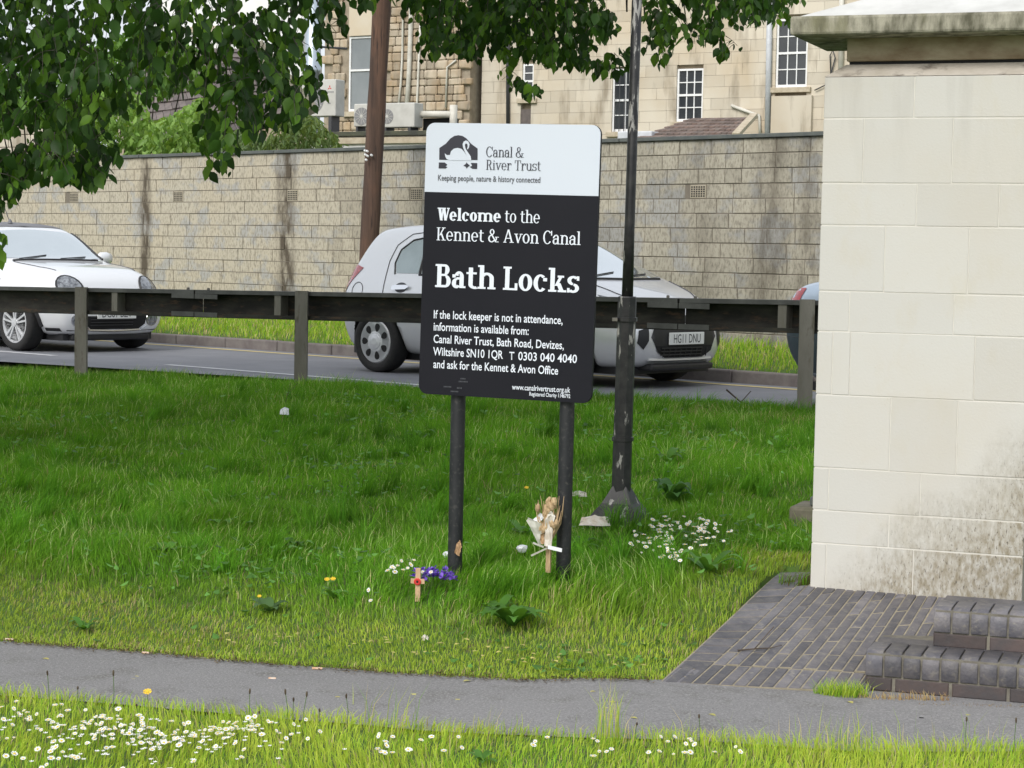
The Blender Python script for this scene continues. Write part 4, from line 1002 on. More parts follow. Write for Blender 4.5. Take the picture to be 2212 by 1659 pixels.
# measured on the enlarged photograph: corners of the board and the text boxes
Q = [(92, 40), (1083, 50), (1020, 1630), (60, 1570)]
def inv(x, y):
    u, v = .5, .5
    for _ in range(30):
        ex = (1-u)*(1-v)*Q[0][0]+u*(1-v)*Q[1][0]+u*v*Q[2][0]+(1-u)*v*Q[3][0]-x
        ey = (1-u)*(1-v)*Q[0][1]+u*(1-v)*Q[1][1]+u*v*Q[2][1]+(1-u)*v*Q[3][1]-y
        u -= ex/980; v -= ey/1555
    return u*SW, -v*SH
def line(x0, x1, yb):        # left edge, right edge, baseline at the left
    a, z = inv(x0, yb); b, _ = inv(x1, yb+(x1-x0)*(.01+.052*(yb-40)/1550)); return a, b, z
KZ = SH/1555.
YL = -.0026
REG, BOLD, LIGHT, HEAVY = (.125, .06, .055), (.235, .085, .085), (.105, .045, .04), (.19, .085, .085)
slab_text([('Welcome', *BOLD), (' to the', *REG)], *line(160, 742, 588), 72*KZ, YL, M['letter_white'], pan)
slab_text([('Kennet & Avon Canal', *REG)], *line(156, 968, 701), 74*KZ, YL, M['letter_white'], pan)
slab_text([('Bath Locks', *HEAVY)], *line(150, 958, 965), 132*KZ, YL, M['letter_white'], pan)
slab_text([('Canal &', *LIGHT)], *line(438, 652, 231), 58*KZ, YL-.001, M['ink'], pan)
slab_text([('River Trust', *LIGHT)], *line(438, 748, 303), 56*KZ, YL-.001, M['ink'], pan)
fit_text('Keeping people, nature & history connected', *line(162, 745, 364), 32*KZ, YL-.001, M['grey_ink'], pan)
for s, x1, yb in (('If the lock keeper is not in attendance,', 868, 1142), ('information is available from:', 680, 1211), ('Canal River Trust, Bath Road, Devizes,', 874, 1281), ('and ask for the Kennet & Avon Office', 842, 1424)):
    fit_text(s, *line(144, x1, yb), 46*KZ, YL, M['letter_white'], pan)
fit_text('Wiltshire SN10 1QR', *line(142, 537, 1352), 46*KZ, YL, M['letter_white'], pan)
tt = fit_text('T', *line(572, 600, 1378), 44*KZ, YL-.0002, M['letter_white'], pan)
fit_text('0303 040 4040', *line(622, 945, 1380), 46*KZ, YL, M['letter_white'], pan)
fit_text('www.canalrivertrust.org.uk', *line(588, 908, 1548), 30*KZ, YL, M['letter_white'], pan)
fit_text('Registered Charity 1146792', *line(684, 908, 1584), 22*KZ, YL, M['letter_white'], pan)
# logo: swan under an arch
def lg(pts, y, m, name, par):
    mb = MB(); P = [inv(*p) for p in pts]; mb.add([(a, y, b) for a, b in P], [tuple(range(len(P)))]); return mb.build(name, m, par)
arch = [(168, 248), (168, 182), (205, 158), (232, 128), (255, 114), (278, 110), (302, 114), (325, 128), (352, 158), (389, 184), (389, 249)]
lo_ = lg(arch, YL-.0004, M['ink'], 'logo_arch', pan)
lg([(166, 263), (200, 263), (216, 276), (205, 284), (216, 290), (205, 297), (165, 297)], YL-.0004, M['ink'], 'logo_wave', pan)
lg([(350, 265), (388, 266), (387, 299), (360, 299), (345, 288), (358, 281)], YL-.0004, M['ink'], 'logo_wave', pan)
lg([(326, 262), (334, 271), (346, 280), (334, 288), (327, 298), (322, 288), (308, 280), (321, 272)], YL-.0004, M['ink'], 'logo_wave', pan)
lg([(200, 212), (213, 222), (230, 221), (236, 200), (252, 186), (274, 181), (296, 186), (312, 202), (326, 224), (334, 240), (336, 252), (230, 251), (213, 245), (204, 232)], YL-.0008, M['sign_white'], 'logo_swan_body', pan)
lg([(336, 252), (332, 236), (318, 206), (306, 180), (303, 160), (309, 146), (322, 139), (335, 144), (343, 160), (340, 178), (333, 190), (329, 186), (333, 172), (330, 160), (322, 155), (316, 164), (320, 184), (334, 206), (350, 228), (353, 246), (352, 252)], YL-.0012, M['sign_white'], 'logo_swan_neck', pan)
# worn vinyl specks bottom left
sp = MB()
for bx, by, nn_ in ((300, 1490, 4), (290, 1506, 7), (205, 1535, 6), (280, 1543, 4), (245, 1562, 6)):
    for k in range(nn_):
        a, z = inv(bx+k*7.5, by+k*.4); sp.add([(a, YL, z), (a+.003, YL, z), (a+.003, YL, z+.006), (a, YL, z+.006)], [(0, 1, 2, 3)])
sp.build('worn_lettering', M['grey_ink'], pan)
for (xa, ya), (xb, yb) in (((990, 865), (982, 1250)), ((1225, 885), (1217, 1215))):
    a0, z0 = GF_.uv(xa, ya, .055); a1, z1 = GF_.uv(xb, yb, .055); sl_ = (a0-a1)/(z0-z1)
    zt = 1.6; gzb = .0
    MB().tube([(a1+(gzb-z1)*sl_, .055, gzb), (a1, .055, z1), (a0, .055, z0), (a0+(zt-z0)*sl_, .055, zt)], .0325, 18).build('post', M['post_black'], sign, smooth=True)
for zf in (.15, .62): MB().box(SW*.12, SW*.9, .0225, .045, -SH*zf-.03, -SH*zf+.03).build('rail', M['galv'], pan)

# ================================================================== CARS
def paint(name, c, metal=.35, rough=.32):
    m, t, b = newmat(name); b.inputs['Base Color'].default_value = (*c, 1); b.inputs['Metallic'].default_value = metal; b.inputs['Roughness'].default_value = rough
    b.inputs['Coat Weight'].default_value = 1; b.inputs['Coat Roughness'].default_value = .03; return m
M['silver'] = paint('silver_white_paint', (.72, .73, .75), .38); M['pearl'] = paint('pearl_white_paint', (.80, .81, .83), .2)
M['blue'] = paint('blue_paint', (.46, .55, .65), .5); M['slate_bumper'] = mat('dark_slate_bumper', (.06, .085, .11), (.075, .10, .125), .5, 8); M['roofgrey'] = mat('grey_roof_cloth', (.16, .16, .175), (.2, .2, .21), .8, 30)
M['cglass'] = mat('car_glass', (.74, .80, .82), (.66, .72, .74), .04, .7, metal=.8, spec=1.0, coat=1)  # pale mirror-like base puts bright sky reflection into the glass colour
M['cglass'].node_tree.nodes['Principled BSDF'].inputs['IOR'].default_value = 2.0
M['sglass'] = mat('car_side_glass', (.20, .25, .24), (.30, .36, .36), .05, 1.6, metal=.5, spec=1.0, coat=1)  # darker grey-green base puts reflected trees into the glass colour
M['trim'] = mat('black_plastic', (.016, .016, .018), (.022, .022, .024), .5, 12); M['tyre'] = mat('tyre_rubber', (.014, .014, .015), (.022, .021, .02), .85, 30)
M['alloy'] = mat('wheel_silver', (.68, .69, .71), (.62, .63, .65), .35, 8, metal=.4); M['seam'] = mat('panel_gap', (.07, .07, .08), rough=.6)
M['tail_red'] = mat('tail_light_red', (.42, .012, .02), (.32, .01, .015), .12, 9, coat=1); M['lamp'] = mat('lamp_glass', (.30, .32, .35), (.05, .055, .065), .05, 22, coat=1, spec=.8)
M['chrome'] = mat('chrome', (.75, .76, .78), rough=.12, metal=1); M['plate'] = mat('plate_white', (.75, .76, .74), rough=.4)
def rim_wheel(parent, x, side, ty, r_, kind):
    Mx = Matrix.Rotation(R(90), 4, 'X')           # lathe axis -> -y is outboard
    o = MB().lathe([(r_*.70, -.09), (r_*.70, .02), (r_*.2, .03), (0, .03)], 24, Mx).build('wheel', M['trim'], parent, smooth=False, loc=(x, side*ty, r_))
    if side > 0: o.rotation_euler = (0, 0, math.pi)
    W = .10
    MB().lathe([(r_*.70, -W), (r_*.88, -W*1.05), (r_*.975, -W*.9), (r_, -W*.6), (r_, W*.6), (r_*.975, W*.9), (r_*.88, W*1.05), (r_*.72, W*.98), (r_*.70, W*.8)], 36, Mx).build('tyre', M['tyre'], o, smooth=True)
    h = MB(); y = -.085
    if kind == 'cap':
        n = 7; R1 = r_*.70
        h.lathe([(R1, .07), (R1*1.01, .085), (R1*.95, .097), (R1*.89, .097)], 42, Mx)
        h.lathe([(R1*.93, .097), (R1*.6, .094), (R1*.36, .10)], 42, Mx)
        sl2 = MB()
        for k in range(n):
            a0 = 2*math.pi*(k+.5)/n; c_, s_ = math.cos(a0), math.sin(a0)
            q = [(R1*(.655+.20*math.cos(t_)), R1*(.155+.05*math.cos(t_))*math.sin(t_)) for t_ in np.linspace(0, 2*math.pi, 13)[:-1]]
            MB().add([(u_*c_-v_*s_, -.0985, u_*s_+v_*c_) for u_, v_ in q], [tuple(range(12))]).build('hub_cap_slot', M['dark'], o)
        h.lathe([(R1*.40, .09), (R1*.34, .105), (R1*.16, .112), (0, .112)], 28, Mx)
    else:
        R1 = r_*.72
        h.lathe([(R1, .06), (R1*1.02, .095), (R1*.93, .098), (R1*.90, .08)], 40, Mx)
        for k in range(5):
            for dd_ in (-.17, .17):
                a = 2*math.pi*k/5+.3; h.bar((R1*.16*math.cos(a+dd_*1.6), y, R1*.16*math.sin(a+dd_*1.6)), (R1*.93*math.cos(a+dd_), y-.004, R1*.93*math.sin(a+dd_)), .021, .022, up=(0, 1, 0))
        h.lathe([(R1*.22, .08), (R1*.2, .105), (0, .108)], 20, Mx)
    h.build('hub_cap' if kind == 'cap' else 'rim', M['alloy'], o)
    return o
def make_car(name, label, origin, th, st, wb_, ty, wr_, pm, arch_r, wheel, roof=None):
    car = thing(name, label, 'car', origin, -R(th))
    def ringpts(s):
        x, zb, ws, ww, zbelt, wb, zt, wr = s
        h = [(0, zb), (ws*.85, zb), (ws, zb+.05), (ww, zb+(zbelt-zb)*.38), (ww, zb+(zbelt-zb)*.78), (wb, zbelt), ((wb+wr)/2+.012, (zbelt+zt)/2), (wr, zt-(zt-zbelt)*.10), (wr*.80, zt), (0, zt+.012)]
        return [(x, -y, z) for y, z in h]+[(x, y, z) for y, z in h[-2:0:-1]]
    mb = MB(); rings = [ringpts(s) for s in st]; n = len(rings[0])
    for r_ in rings: mb.v += r_
    for i in range(len(rings)-1):
        for j in range(n): mb.f.append((i*n+j, i*n+(j+1) % n, (i+1)*n+(j+1) % n, (i+1)*n+j)); mb.m.append(0)
    for i, x in ((0, -.012), (len(rings)-1, .012)):
        c = len(mb.v); s = st[i]; mb.v.append((s[0]+x, 0, (s[1]+s[6])/2))
        for j in range(n): mb.f.append((i*n+j, i*n+(j+1) % n, c)); mb.m.append(0)
    me = mb.mesh('body', pm, True); tmp = link('tmp', me)
    ss = tmp.modifiers.new('s', 'SUBSURF'); ss.levels = 3; ss.render_levels = 3
    dg = bpy.context.evaluated_depsgraph_get(); dg.update(); full = bpy.data.meshes.new_from_object(tmp.evaluated_get(dg))
    bvh = BVHTree.FromPolygons([v.co[:] for v in full.vertices], [p.vertices[:] for p in full.polygons])
    cut = MB()
    for wx in (0, wb_):
        for sd in (-1, 1):
            cut.lathe([(arch_r, -.16), (arch_r, .4)], 40, Matrix.Translation((wx, sd*.72, wr_+.005)) @ Matrix.Rotation(R(90*sd*-1), 4, 'X'))
    co = cut.build('cut', M['trim']); bo = tmp.modifiers.new('b', 'BOOLEAN'); bo.object = co; bo.solver = 'EXACT'; bo.operation = 'DIFFERENCE'
    dg = bpy.context.evaluated_depsgraph_get(); dg.update(); body_me = bpy.data.meshes.new_from_object(tmp.evaluated_get(dg)); body_me.name = 'body'
    bpy.data.objects.remove(tmp); bpy.data.objects.remove(co)
    body_me.materials.clear(); body_me.materials.append(pm); body_me.materials.append(M['trim'])
    mi = []
    for p in body_me.polygons:
        c = p.center; inside = any((c.x-wx)**2+(c.z-wr_-.005)**2 < (arch_r+.004)**2 and abs(c.y) > .5 for wx in (0, wb_)); mi.append(1 if inside else 0)
    body_me.polygons.foreach_set('material_index', mi); body_me.polygons.foreach_set('use_smooth', [k == 0 for k in mi])
    body = link('body', body_me, car)
    for wx in (0, wb_):
        for sd in (-1, 1): rim_wheel(car, wx, sd, ty, wr_, wheel)
    MB().box(st[1][0]+.1, st[-2][0]-.1, -.6, .6, .13, .2).build('underbody', M['trim'], car)
    return car, bvh, body
def conform(bvh, outline, ax, m, name, parent, off=.004, step=.05, side=-1):
    """a panel that hugs the bodywork: outline drawn in side ('y'), front/rear ('x') or top ('z') view"""
    bm_ = bmesh.new()
    vs = [bm_.verts.new((a, b, 0)) for a, b in outline]; bm_.faces.new(vs)
    for k in (0, 1):
        lo = min(p[k] for p in outline); hi = max(p[k] for p in outline); c = lo+step
        while c < hi-1e-4:
            no = (1, 0, 0) if k == 0 else (0, 1, 0); bmesh.ops.bisect_plane(bm_, geom=bm_.verts[:]+bm_.edges[:]+bm_.faces[:], plane_co=(c, 0, 0) if k == 0 else (0, c, 0), plane_no=no); c += step
    bad = []
    for v in bm_.verts:
        a, b = v.co.x, v.co.y
        if ax == 'y': o, d = Vector((a, side*3, b)), Vector((0, -side, 0))
        elif ax == 'x': o, d = Vector((side*6, a, b)), Vector((-side, 0, 0))
        else: o, d = Vector((a, b, 4)), Vector((0, 0, -1))
        h = bvh.ray_cast(o, d)
        if h[0] is None: bad.append(v); continue
        nrm = h[1] if h[1].dot(d) < 0 else -h[1]; v.co = h[0]+nrm*off
    if bad: bmesh.ops.delete(bm_, geom=bad, context='VERTS')
    bmesh.ops.triangulate(bm_, faces=[f for f in bm_.faces if len(f.verts) > 4])
    me = bpy.data.meshes.new(name); bm_.to_mesh(me); bm_.free(); me.materials.append(m); me.polygons.foreach_set('use_smooth', [True]*len(me.polygons))
    return link(name, me, parent)
def ell(cx_, cz_, rx, rz_, n=20, a0=0): return [(cx_+rx*math.cos(2*math.pi*k/n), cz_+rz_*math.sin(2*math.pi*k/n)) for k in range(n)]
def ringline(bvh, pts, ax, parent, name, m=None, wd=.006, side=-1, closed=False, off=.002):
    P = []
    q = pts+[pts[0]] if closed else pts
    for i in range(len(q)-1):
        for k in range(6):
            a = q[i][0]+(q[i+1][0]-q[i][0])*k/6; b = q[i][1]+(q[i+1][1]-q[i][1])*k/6
            o, d = (Vector((a, side*3, b)), Vector((0, -side, 0))) if ax == 'y' else ((Vector((side*6, a, b)), Vector((-side, 0, 0))) if ax == 'x' else (Vector((a, b, 4)), Vector((0, 0, -1))))
            h = bvh.ray_cast(o, d)
            if h[0] is not None: P.append(h[0]-d*off)
    return MB().tube(P, wd, 5).build(name, m or M['seam'], parent)
def plate(car, bvh, s, x, z, yaw=0, sc=1.0):
    o = MB().box(-.0, .012, -.26, .26, -.0555, .0555).build('number_plate', M['plate'], car, loc=(x, 0, z), bev=.004)
    me = text_mesh(s); xs_ = [v.co.x for v in me.vertices]; a, b = min(xs_), max(xs_)
    for v in me.vertices: v.co = Vector((.0135, -.20+(v.co.x-a)/(b-a)*.40, -.039+v.co.y/CAPH*.078))
    me.materials.clear(); me.materials.append(M['ink']); link('plate_lettering', me, o); return o
# ---- silver hatchback behind the sign
cp = onz(822, 803.5, ROADZ); W2 = (nr[0]*.74, nr[1]*.74)
st = [(-.61, .40, .45, .60, .60, .58, .66, .50), (-.59, .26, .58, .73, .76, .70, .84, .60), (-.50, .20, .70, .80, .90, .75, 1.02, .63), (-.38, .19, .74, .84, .95, .77, 1.25, .61), (-.26, .19, .75, .85, .955, .775, 1.41, .60), (-.16, .19, .75, .85, .955, .775, 1.445, .595), (.2, .18, .75, .855, .95, .78, 1.475, .59), (.8, .17, .75, .855, .94, .785, 1.478, .595), (1.25, .17, .75, .855, .93, .785, 1.455, .59), (1.60, .17, .75, .855, .925, .785, 1.39, .585), (2.02, .17, .75, .855, .92, .78, 1.19, .61), (2.36, .17, .75, .853, .905, .77, 1.02, .66), (2.56, .17, .75, .84, .875, .74, .95, .65), (2.80, .17, .73, .81, .81, .70, .88, .60), (2.98, .18, .67, .75, .73, .64, .79, .53), (3.12, .20, .58, .65, .63, .55, .68, .45), (3.19, .30, .46, .52, .53, .45, .56, .38)]
car, bv, body = make_car('hatchback_car', 'silver five-door hatchback driving past behind the welcome sign', (cp.x+W2[0], cp.y+W2[1], ROADZ), TH_ROAD, st, 2.40, .745, .305, M['silver'], .345, 'cap')
car.scale = (.975,)*3
conform(bv, [(.22, .985), (.18, 1.08), (.21, 1.20), (.33, 1.295), (.52, 1.33), (.52, .985)], 'y', M['sglass'], 'window', car)
conform(bv, [(.565, .985), (.565, 1.335), (1.05, 1.34), (1.30, 1.33), (1.30, .985)], 'y', M['sglass'], 'window', car)
conform(bv, [(1.36, .985), (1.36, 1.33), (1.55, 1.28), (2.1, 1.03), (2.16, .985)], 'y', M['sglass'], 'window', car)
ringline(bv, [(.20, .975), (.165, 1.08), (.20, 1.215), (.33, 1.31), (.55, 1.348), (1.3, 1.35), (1.57, 1.295), (2.15, 1.02), (2.18, .972)], 'y', car, 'window_trim', M['trim'], .010, closed=True)
ringline(bv, [(.543, .985), (.543, 1.335)], 'y', car, 'window_pillar', M['trim'], .016)
ringline(bv, [(1.33, .2), (1.33, 1.36)], 'y', car, 'door_seam'); ringline(bv, [(.10, .64), (.08, .97), (.08, 1.1), (.13, 1.26), (.28, 1.37), (.55, 1.40)], 'y', car, 'door_seam', wd=.005)
conform(bv, [(1.66, -.545), (1.66, .545), (2.02, .585), (2.40, .63), (2.46, .40), (2.48, 0), (2.46, -.40), (2.40, -.63), (2.02, -.585)], 'z', M['cglass'], 'windscreen', car)
conform(bv, [(-.40, -.5), (-.40, .5), (-.22, .5), (-.22, -.5)], 'z', M['cglass'], 'rear_window', car)
conform(bv, [(-.61, .72), (-.555, .72), (-.44, .86), (-.31, .99), (-.27, 1.03), (-.40, 1.06), (-.49, .98), (-.585, .84)], 'y', M['tail_red'], 'tail_light', car, off=.006)
ringline(bv, ell(-.28, .80, .08, .085), 'y', car, 'fuel_flap', closed=True, wd=.004)
hd = conform(bv, [(.22, .83), (.24, .86), (.42, .865), (.46, .85), (.42, .825), (.24, .815)], 'y', M['chrome'], 'door_handle', car, off=.03, step=.03)
conform(bv, ell(.33, .845, .085, .05), 'y', M['seam'], 'handle_recess', car, off=.002)
conform(bv, [(1.50, .83), (1.52, .86), (1.70, .865), (1.74, .85), (1.70, .825), (1.52, .815)], 'y', M['chrome'], 'door_handle', car, off=.03, step=.03)
MB().lathe([(0, -.10), (.07, -.09), (.10, -.03), (.10, .05), (.06, .1), (0, .11)], 14, Matrix.Translation((1.98, -.93, 1.03)) @ Matrix.Rotation(R(90), 4, 'X')).build('door_mirror', M['silver'], car, smooth=True)
# front
conform(bv, [(-.44, .55), (-.48, .47), (-.40, .35), (-.28, .29), (.28, .29), (.40, .35), (.48, .47), (.44, .55)], 'x', M['trim'], 'bumper_insert', car, side=1, off=.004, step=.06)
gm = MB()
gr = conform(bv, [(-.42, .39), (-.40, .34), (-.28, .285), (.28, .285), (.40, .34), (.42, .39)], 'x', M['dark'], 'lower_grille', car, side=1, off=.010)
for k in range(3): ringline(bv, [(-.36, .31+.03*k), (.36, .31+.03*k)], 'x', gr, 'grille_bar', M['trim'], .006, side=1, off=.018)
for k in range(9): ringline(bv, [(-.32+.08*k, .29), (-.32+.08*k, .385)], 'x', gr, 'grille_bar', M['trim'], .005, side=1, off=.018)
for sd in (-1, 1):
    conform(bv, [(sd*.50, .56), (sd*.60, .53), (sd*.62, .42), (sd*.56, .36), (sd*.51, .44)], 'x', M['trim'], 'fog_lamp_recess', car, side=1, off=.006)
    conform(bv, [(sd*.42, .66), (sd*.66, .82), (sd*.70, .84), (sd*.71, .70), (sd*.62, .63)], 'x', M['lamp'], 'headlight', car, side=1, off=.006)
conform(bv, [(-.40, .66), (-.34, .59), (.34, .59), (.40, .66)], 'x', M['trim'], 'upper_grille', car, side=1, off=.005)
ringline(bv, [(-.48, .268), (-.25, .262), (.25, .262), (.48, .268)], 'x', car, 'grille_lip', M['silver'], .014, side=1, off=.004)
ringline(bv, [(2.47, -.62), (2.52, 0), (2.47, .62)], 'z', car, 'scuttle', M['trim'], .016); ringline(bv, [(2.5, -.64), (2.82, -.56), (2.96, -.48)], 'z', car, 'bonnet_seam'); ringline(bv, [(2.5, .64), (2.82, .56), (2.96, .48)], 'z', car, 'bonnet_seam')
ringline(bv, [(2.45, -.5), (2.35, .05)], 'z', car, 'wiper', M['trim'], .006, off=.012); ringline(bv, [(2.47, .0), (2.37, .5)], 'z', car, 'wiper', M['trim'], .006, off=.012)
MB().box(2.85, 3.185, -.46, .46, .165, .225).build('splitter', M['trim'], car, bev=.02); MB().box(1.0, 1.6, -.79, -.76, .17, .22).build('sill_trim', M['trim'], car)
plate(car, bv, 'HG11 DNU', 3.207, .455)
MB().box(-.34, -.30, -.80, -.62, .18, .42).build('mud_flap', M['trim'], car)
# ---- small white car at the left
cp = onz(47, 757.5, ROADZ); dmx = 2.467
ox, oy = cp.x+nr[0]*.735-tr[0]*dmx, cp.y+nr[1]*.735-tr[1]*dmx
st = [(-.53, .40, .45, .60, .62, .58, .70, .50), (-.49, .25, .60, .73, .84, .70, .95, .60), (-.37, .18, .71, .80, .93, .75, 1.19, .63), (-.17, .17, .74, .835, .945, .765, 1.355, .63), (.2, .17, .74, .84, .945, .77, 1.405, .64), (.8, .17, .74, .84, .94, .775, 1.415, .645), (1.25, .17, .74, .84, .935, .775, 1.405, .64), (1.52, .17, .74, .84, .93, .77, 1.355, .63), (1.86, .17, .74, .84, .925, .765, 1.13, .645), (2.05, .17, .74, .84, .915, .755, .995, .65), (2.3, .17, .74, .835, .895, .74, .965, .62), (2.65, .17, .735, .825, .86, .72, .935, .59), (2.88, .17, .70, .79, .80, .69, .885, .54), (3.04, .18, .65, .73, .71, .64, .80, .49), (3.13, .20, .60, .67, .58, .57, .66, .44), (3.17, .30, .52, .58, .46, .50, .50, .38)]
car2, bv, body2 = make_car('small_car', 'small white car with round headlights and alloy wheels at the left', (ox, oy, ROADZ), TH_ROAD, st, dmx, .735, .31, M['pearl'], .345, 'alloy')
conform(bv, [(-.2, -.58), (-.2, .58), (1.42, .60), (1.46, 0), (1.42, -.60)], 'z', M['roofgrey'], 'roof_panel', car2, off=.006, step=.1)
conform(bv, [(1.56, -.585), (1.53, 0), (1.56, .585), (1.86, .615), (2.03, .635), (2.10, .40), (2.12, 0), (2.10, -.40), (2.03, -.635), (1.86, -.615)], 'z', M['cglass'], 'windscreen', car2)
ringline(bv, [(1.50, -.61), (1.86, -.64), (2.06, -.665)], 'z', car2, 'screen_pillar', M['trim'], .022, off=.0); ringline(bv, [(1.50, .61), (1.86, .64), (2.06, .665)], 'z', car2, 'screen_pillar', M['trim'], .022, off=0.)
conform(bv, [(.35, .98), (.35, 1.32), (1.40, 1.33), (1.55, 1.29), (1.92, 1.02), (1.93, .98)], 'y', M['sglass'], 'window', car2)
conform(bv, [(-.22, .98), (-.15, 1.3), (.30, 1.32), (.30, .98)], 'y', M['sglass'], 'window', car2)
ringline(bv, [(2.13, -.62), (2.16, 0), (2.13, .62)], 'z', car2, 'scuttle', M['trim'], .018)
ringline(bv, [(2.10, -.52), (2.0, -.02)], 'z', car2, 'wiper', M['trim'], .006, off=.012); ringline(bv, [(2.12, .02), (2.02, .5)], 'z', car2, 'wiper', M['trim'], .006, off=.012)
for sd in (-1, 1):
    hl = conform(bv, ell(sd*.525, .70, .13, .125), 'x', M['lamp'], 'headlight', car2, side=1, off=.012, step=.04)
    ringline(bv, ell(sd*.525, .70, .135, .13), 'x', hl, 'headlight_ring', M['trim'], .014, side=1, closed=True, off=.006)
    fg = conform(bv, ell(sd*.50, .36, .07, .065), 'x', M['lamp'], 'fog_lamp', car2, side=1, off=.010, step=.03)
    ringline(bv, ell(sd*.50, .36, .075, .07), 'x', fg, 'fog_lamp_ring', M['chrome'], .009, side=1, closed=True)
    MB().lathe([(0, -.10), (.055, -.09), (.075, -.02), (.07, .06), (.04, .1), (0, .11)], 14, Matrix.Translation((1.74, sd*.91, 1.02)) @ Matrix.Rotation(R(90), 4, 'X') @ Matrix.Scale(.7, 4, (1, 0, 0))).build('door_mirror', M['pearl'], car2, smooth=True)
    ringline(bv, [(2.15, sd*.63), (2.6, sd*.60), (2.85, sd*.52)], 'z', car2, 'bonnet_seam')
conform(bv, [(-.36, .60), (-.40, .68), (.40, .68), (.36, .60)], 'x', M['trim'], 'upper_grille', car2, side=1, off=.005)
g2 = conform(bv, [(-.42, .40), (-.40, .31), (-.32, .255), (.32, .255), (.40, .31), (.42, .40)], 'x', M['dark'], 'lower_grille', car2, side=1, off=.005)
for k in range(4): ringline(bv, [(-.34, .30+.03*k), (.34, .30+.03*k)], 'x', g2, 'grille_bar', M['trim'], .006, side=1, off=.012)
ringline(bv, [(-.44, .31), (-.34, .246), (0, .235), (.34, .246), (.44, .31)], 'x', car2, 'grille_lip', M['chrome'], .014, side=1, off=.006)
conform(bv, [(-.56, .19), (-.60, .25), (-.45, .243), (0, .228), (.45, .243), (.60, .25), (.56, .19)], 'x', M['trim'], 'chin_trim', car2, side=1, off=.004)
conform(bv, [(.40, .18), (.40, .27), (2.06, .27), (2.06, .18)], 'y', M['trim'], 'sill_trim', car2, off=.004)
conform(bv, [(2.86, .19), (2.86, .27), (3.05, .27), (3.05, .20)], 'y', M['trim'], 'sill_trim', car2, off=.004)
plate(car2, bv, 'DG61 BZV', 3.186, .425)
conform(bv, [(2.02, .70), (2.02, .80), (2.16, .79), (2.16, .70)], 'y', M['trim'], 'side_vent', car2, off=.005)
ringline(bv, [(2.467+.365*math.cos(a), .315+.365*math.sin(a)) for a in np.linspace(R(-5), R(185), 16)], 'y', car2, 'arch_trim', M['trim'], .03, off=-.004)
MB().tube([(1.30, -.1, 1.41), (1.12, -.1, 1.70)], .005, 6).build('aerial', M['trim'], car2)
MB().lathe([(.03, 0), (.022, .03), (.006, .05)], 10, Matrix.Translation((1.30, -.1, 1.405))).build('aerial_base', M['roofgrey'], car2)
MB().box(2.2, 3.1, -.52, .52, .13, .2).build('splitter', M['trim'], car2, bev=.02)
# ---- blue saloon mostly hidden by the pier
rc_ = at(1697, 760, 16.25); X0, Y0 = rc_.x, rc_.y
ox, oy = X0+tr[0]*1.0+nr[0]*.72, Y0+tr[1]*1.0+nr[1]*.72
st = [(-1.02, .42, .5, .66, .62, .64, .70, .54), (-.98, .28, .62, .77, .86, .74, .93, .62), (-.85, .22, .72, .83, .93, .76, 1.0, .66), (-.5, .2, .75, .86, .95, .78, 1.03, .66), (-.2, .19, .76, .87, .955, .785, 1.08, .62), (.15, .18, .76, .87, .955, .785, 1.30, .58), (.55, .18, .76, .87, .95, .785, 1.42, .58), (1.1, .18, .76, .87, .945, .785, 1.44, .59), (1.6, .18, .76, .87, .935, .785, 1.38, .58), (2.0, .18, .76, .87, .93, .78, 1.2, .61), (2.4, .18, .76, .865, .915, .77, .99, .66), (2.9, .18, .75, .85, .85, .74, .92, .62), (3.2, .19, .70, .79, .75, .68, .82, .55), (3.36, .24, .6, .68, .62, .6, .68, .5), (3.42, .32, .5, .58, .52, .5, .56, .42)]
car3, bv, body3 = make_car('saloon_car', 'pale blue saloon car disappearing behind the stone pier', (ox, oy, ROADZ), TH_ROAD, st, 2.6, .75, .31, M['blue'], .35, 'cap')
conform(bv, [(-1.0, .66), (-.95, .66), (-.84, .82), (-.80, .94), (-.94, .94), (-1.0, .82)], 'y', M['tail_red'], 'tail_light', car3, off=.006)
conform(bv, [(.1, .985), (.42, 1.3), (1.0, 1.33), (1.5, 1.31), (2.1, .985)], 'y', M['sglass'], 'window', car3)
conform(bv, [(1.72, -.55), (1.72, .55), (2.38, .63), (2.42, 0), (2.38, -.63)], 'z', M['cglass'], 'windscreen', car3)
conform(bv, [(-1.01, .30), (-1.01, .62), (-.42, .62), (-.36, .50), (-.38, .24), (-.9, .24)], 'y', M['slate_bumper'], 'bumper', car3, off=.006)
ringline(bv, [(1.02, .2), (1.02, 1.3)], 'y', car3, 'door_seam'); ringline(bv, [(-.99, .56), (-.6, .55), (-.4, .54)], 'y', car3, 'bumper_seam')
for sd in (-1, 1): conform(bv, [(sd*.42, .66), (sd*.62, .74), (sd*.66, .70), (sd*.6, .62)], 'x', M['lamp'], 'headlight', car3, side=1, off=.006)
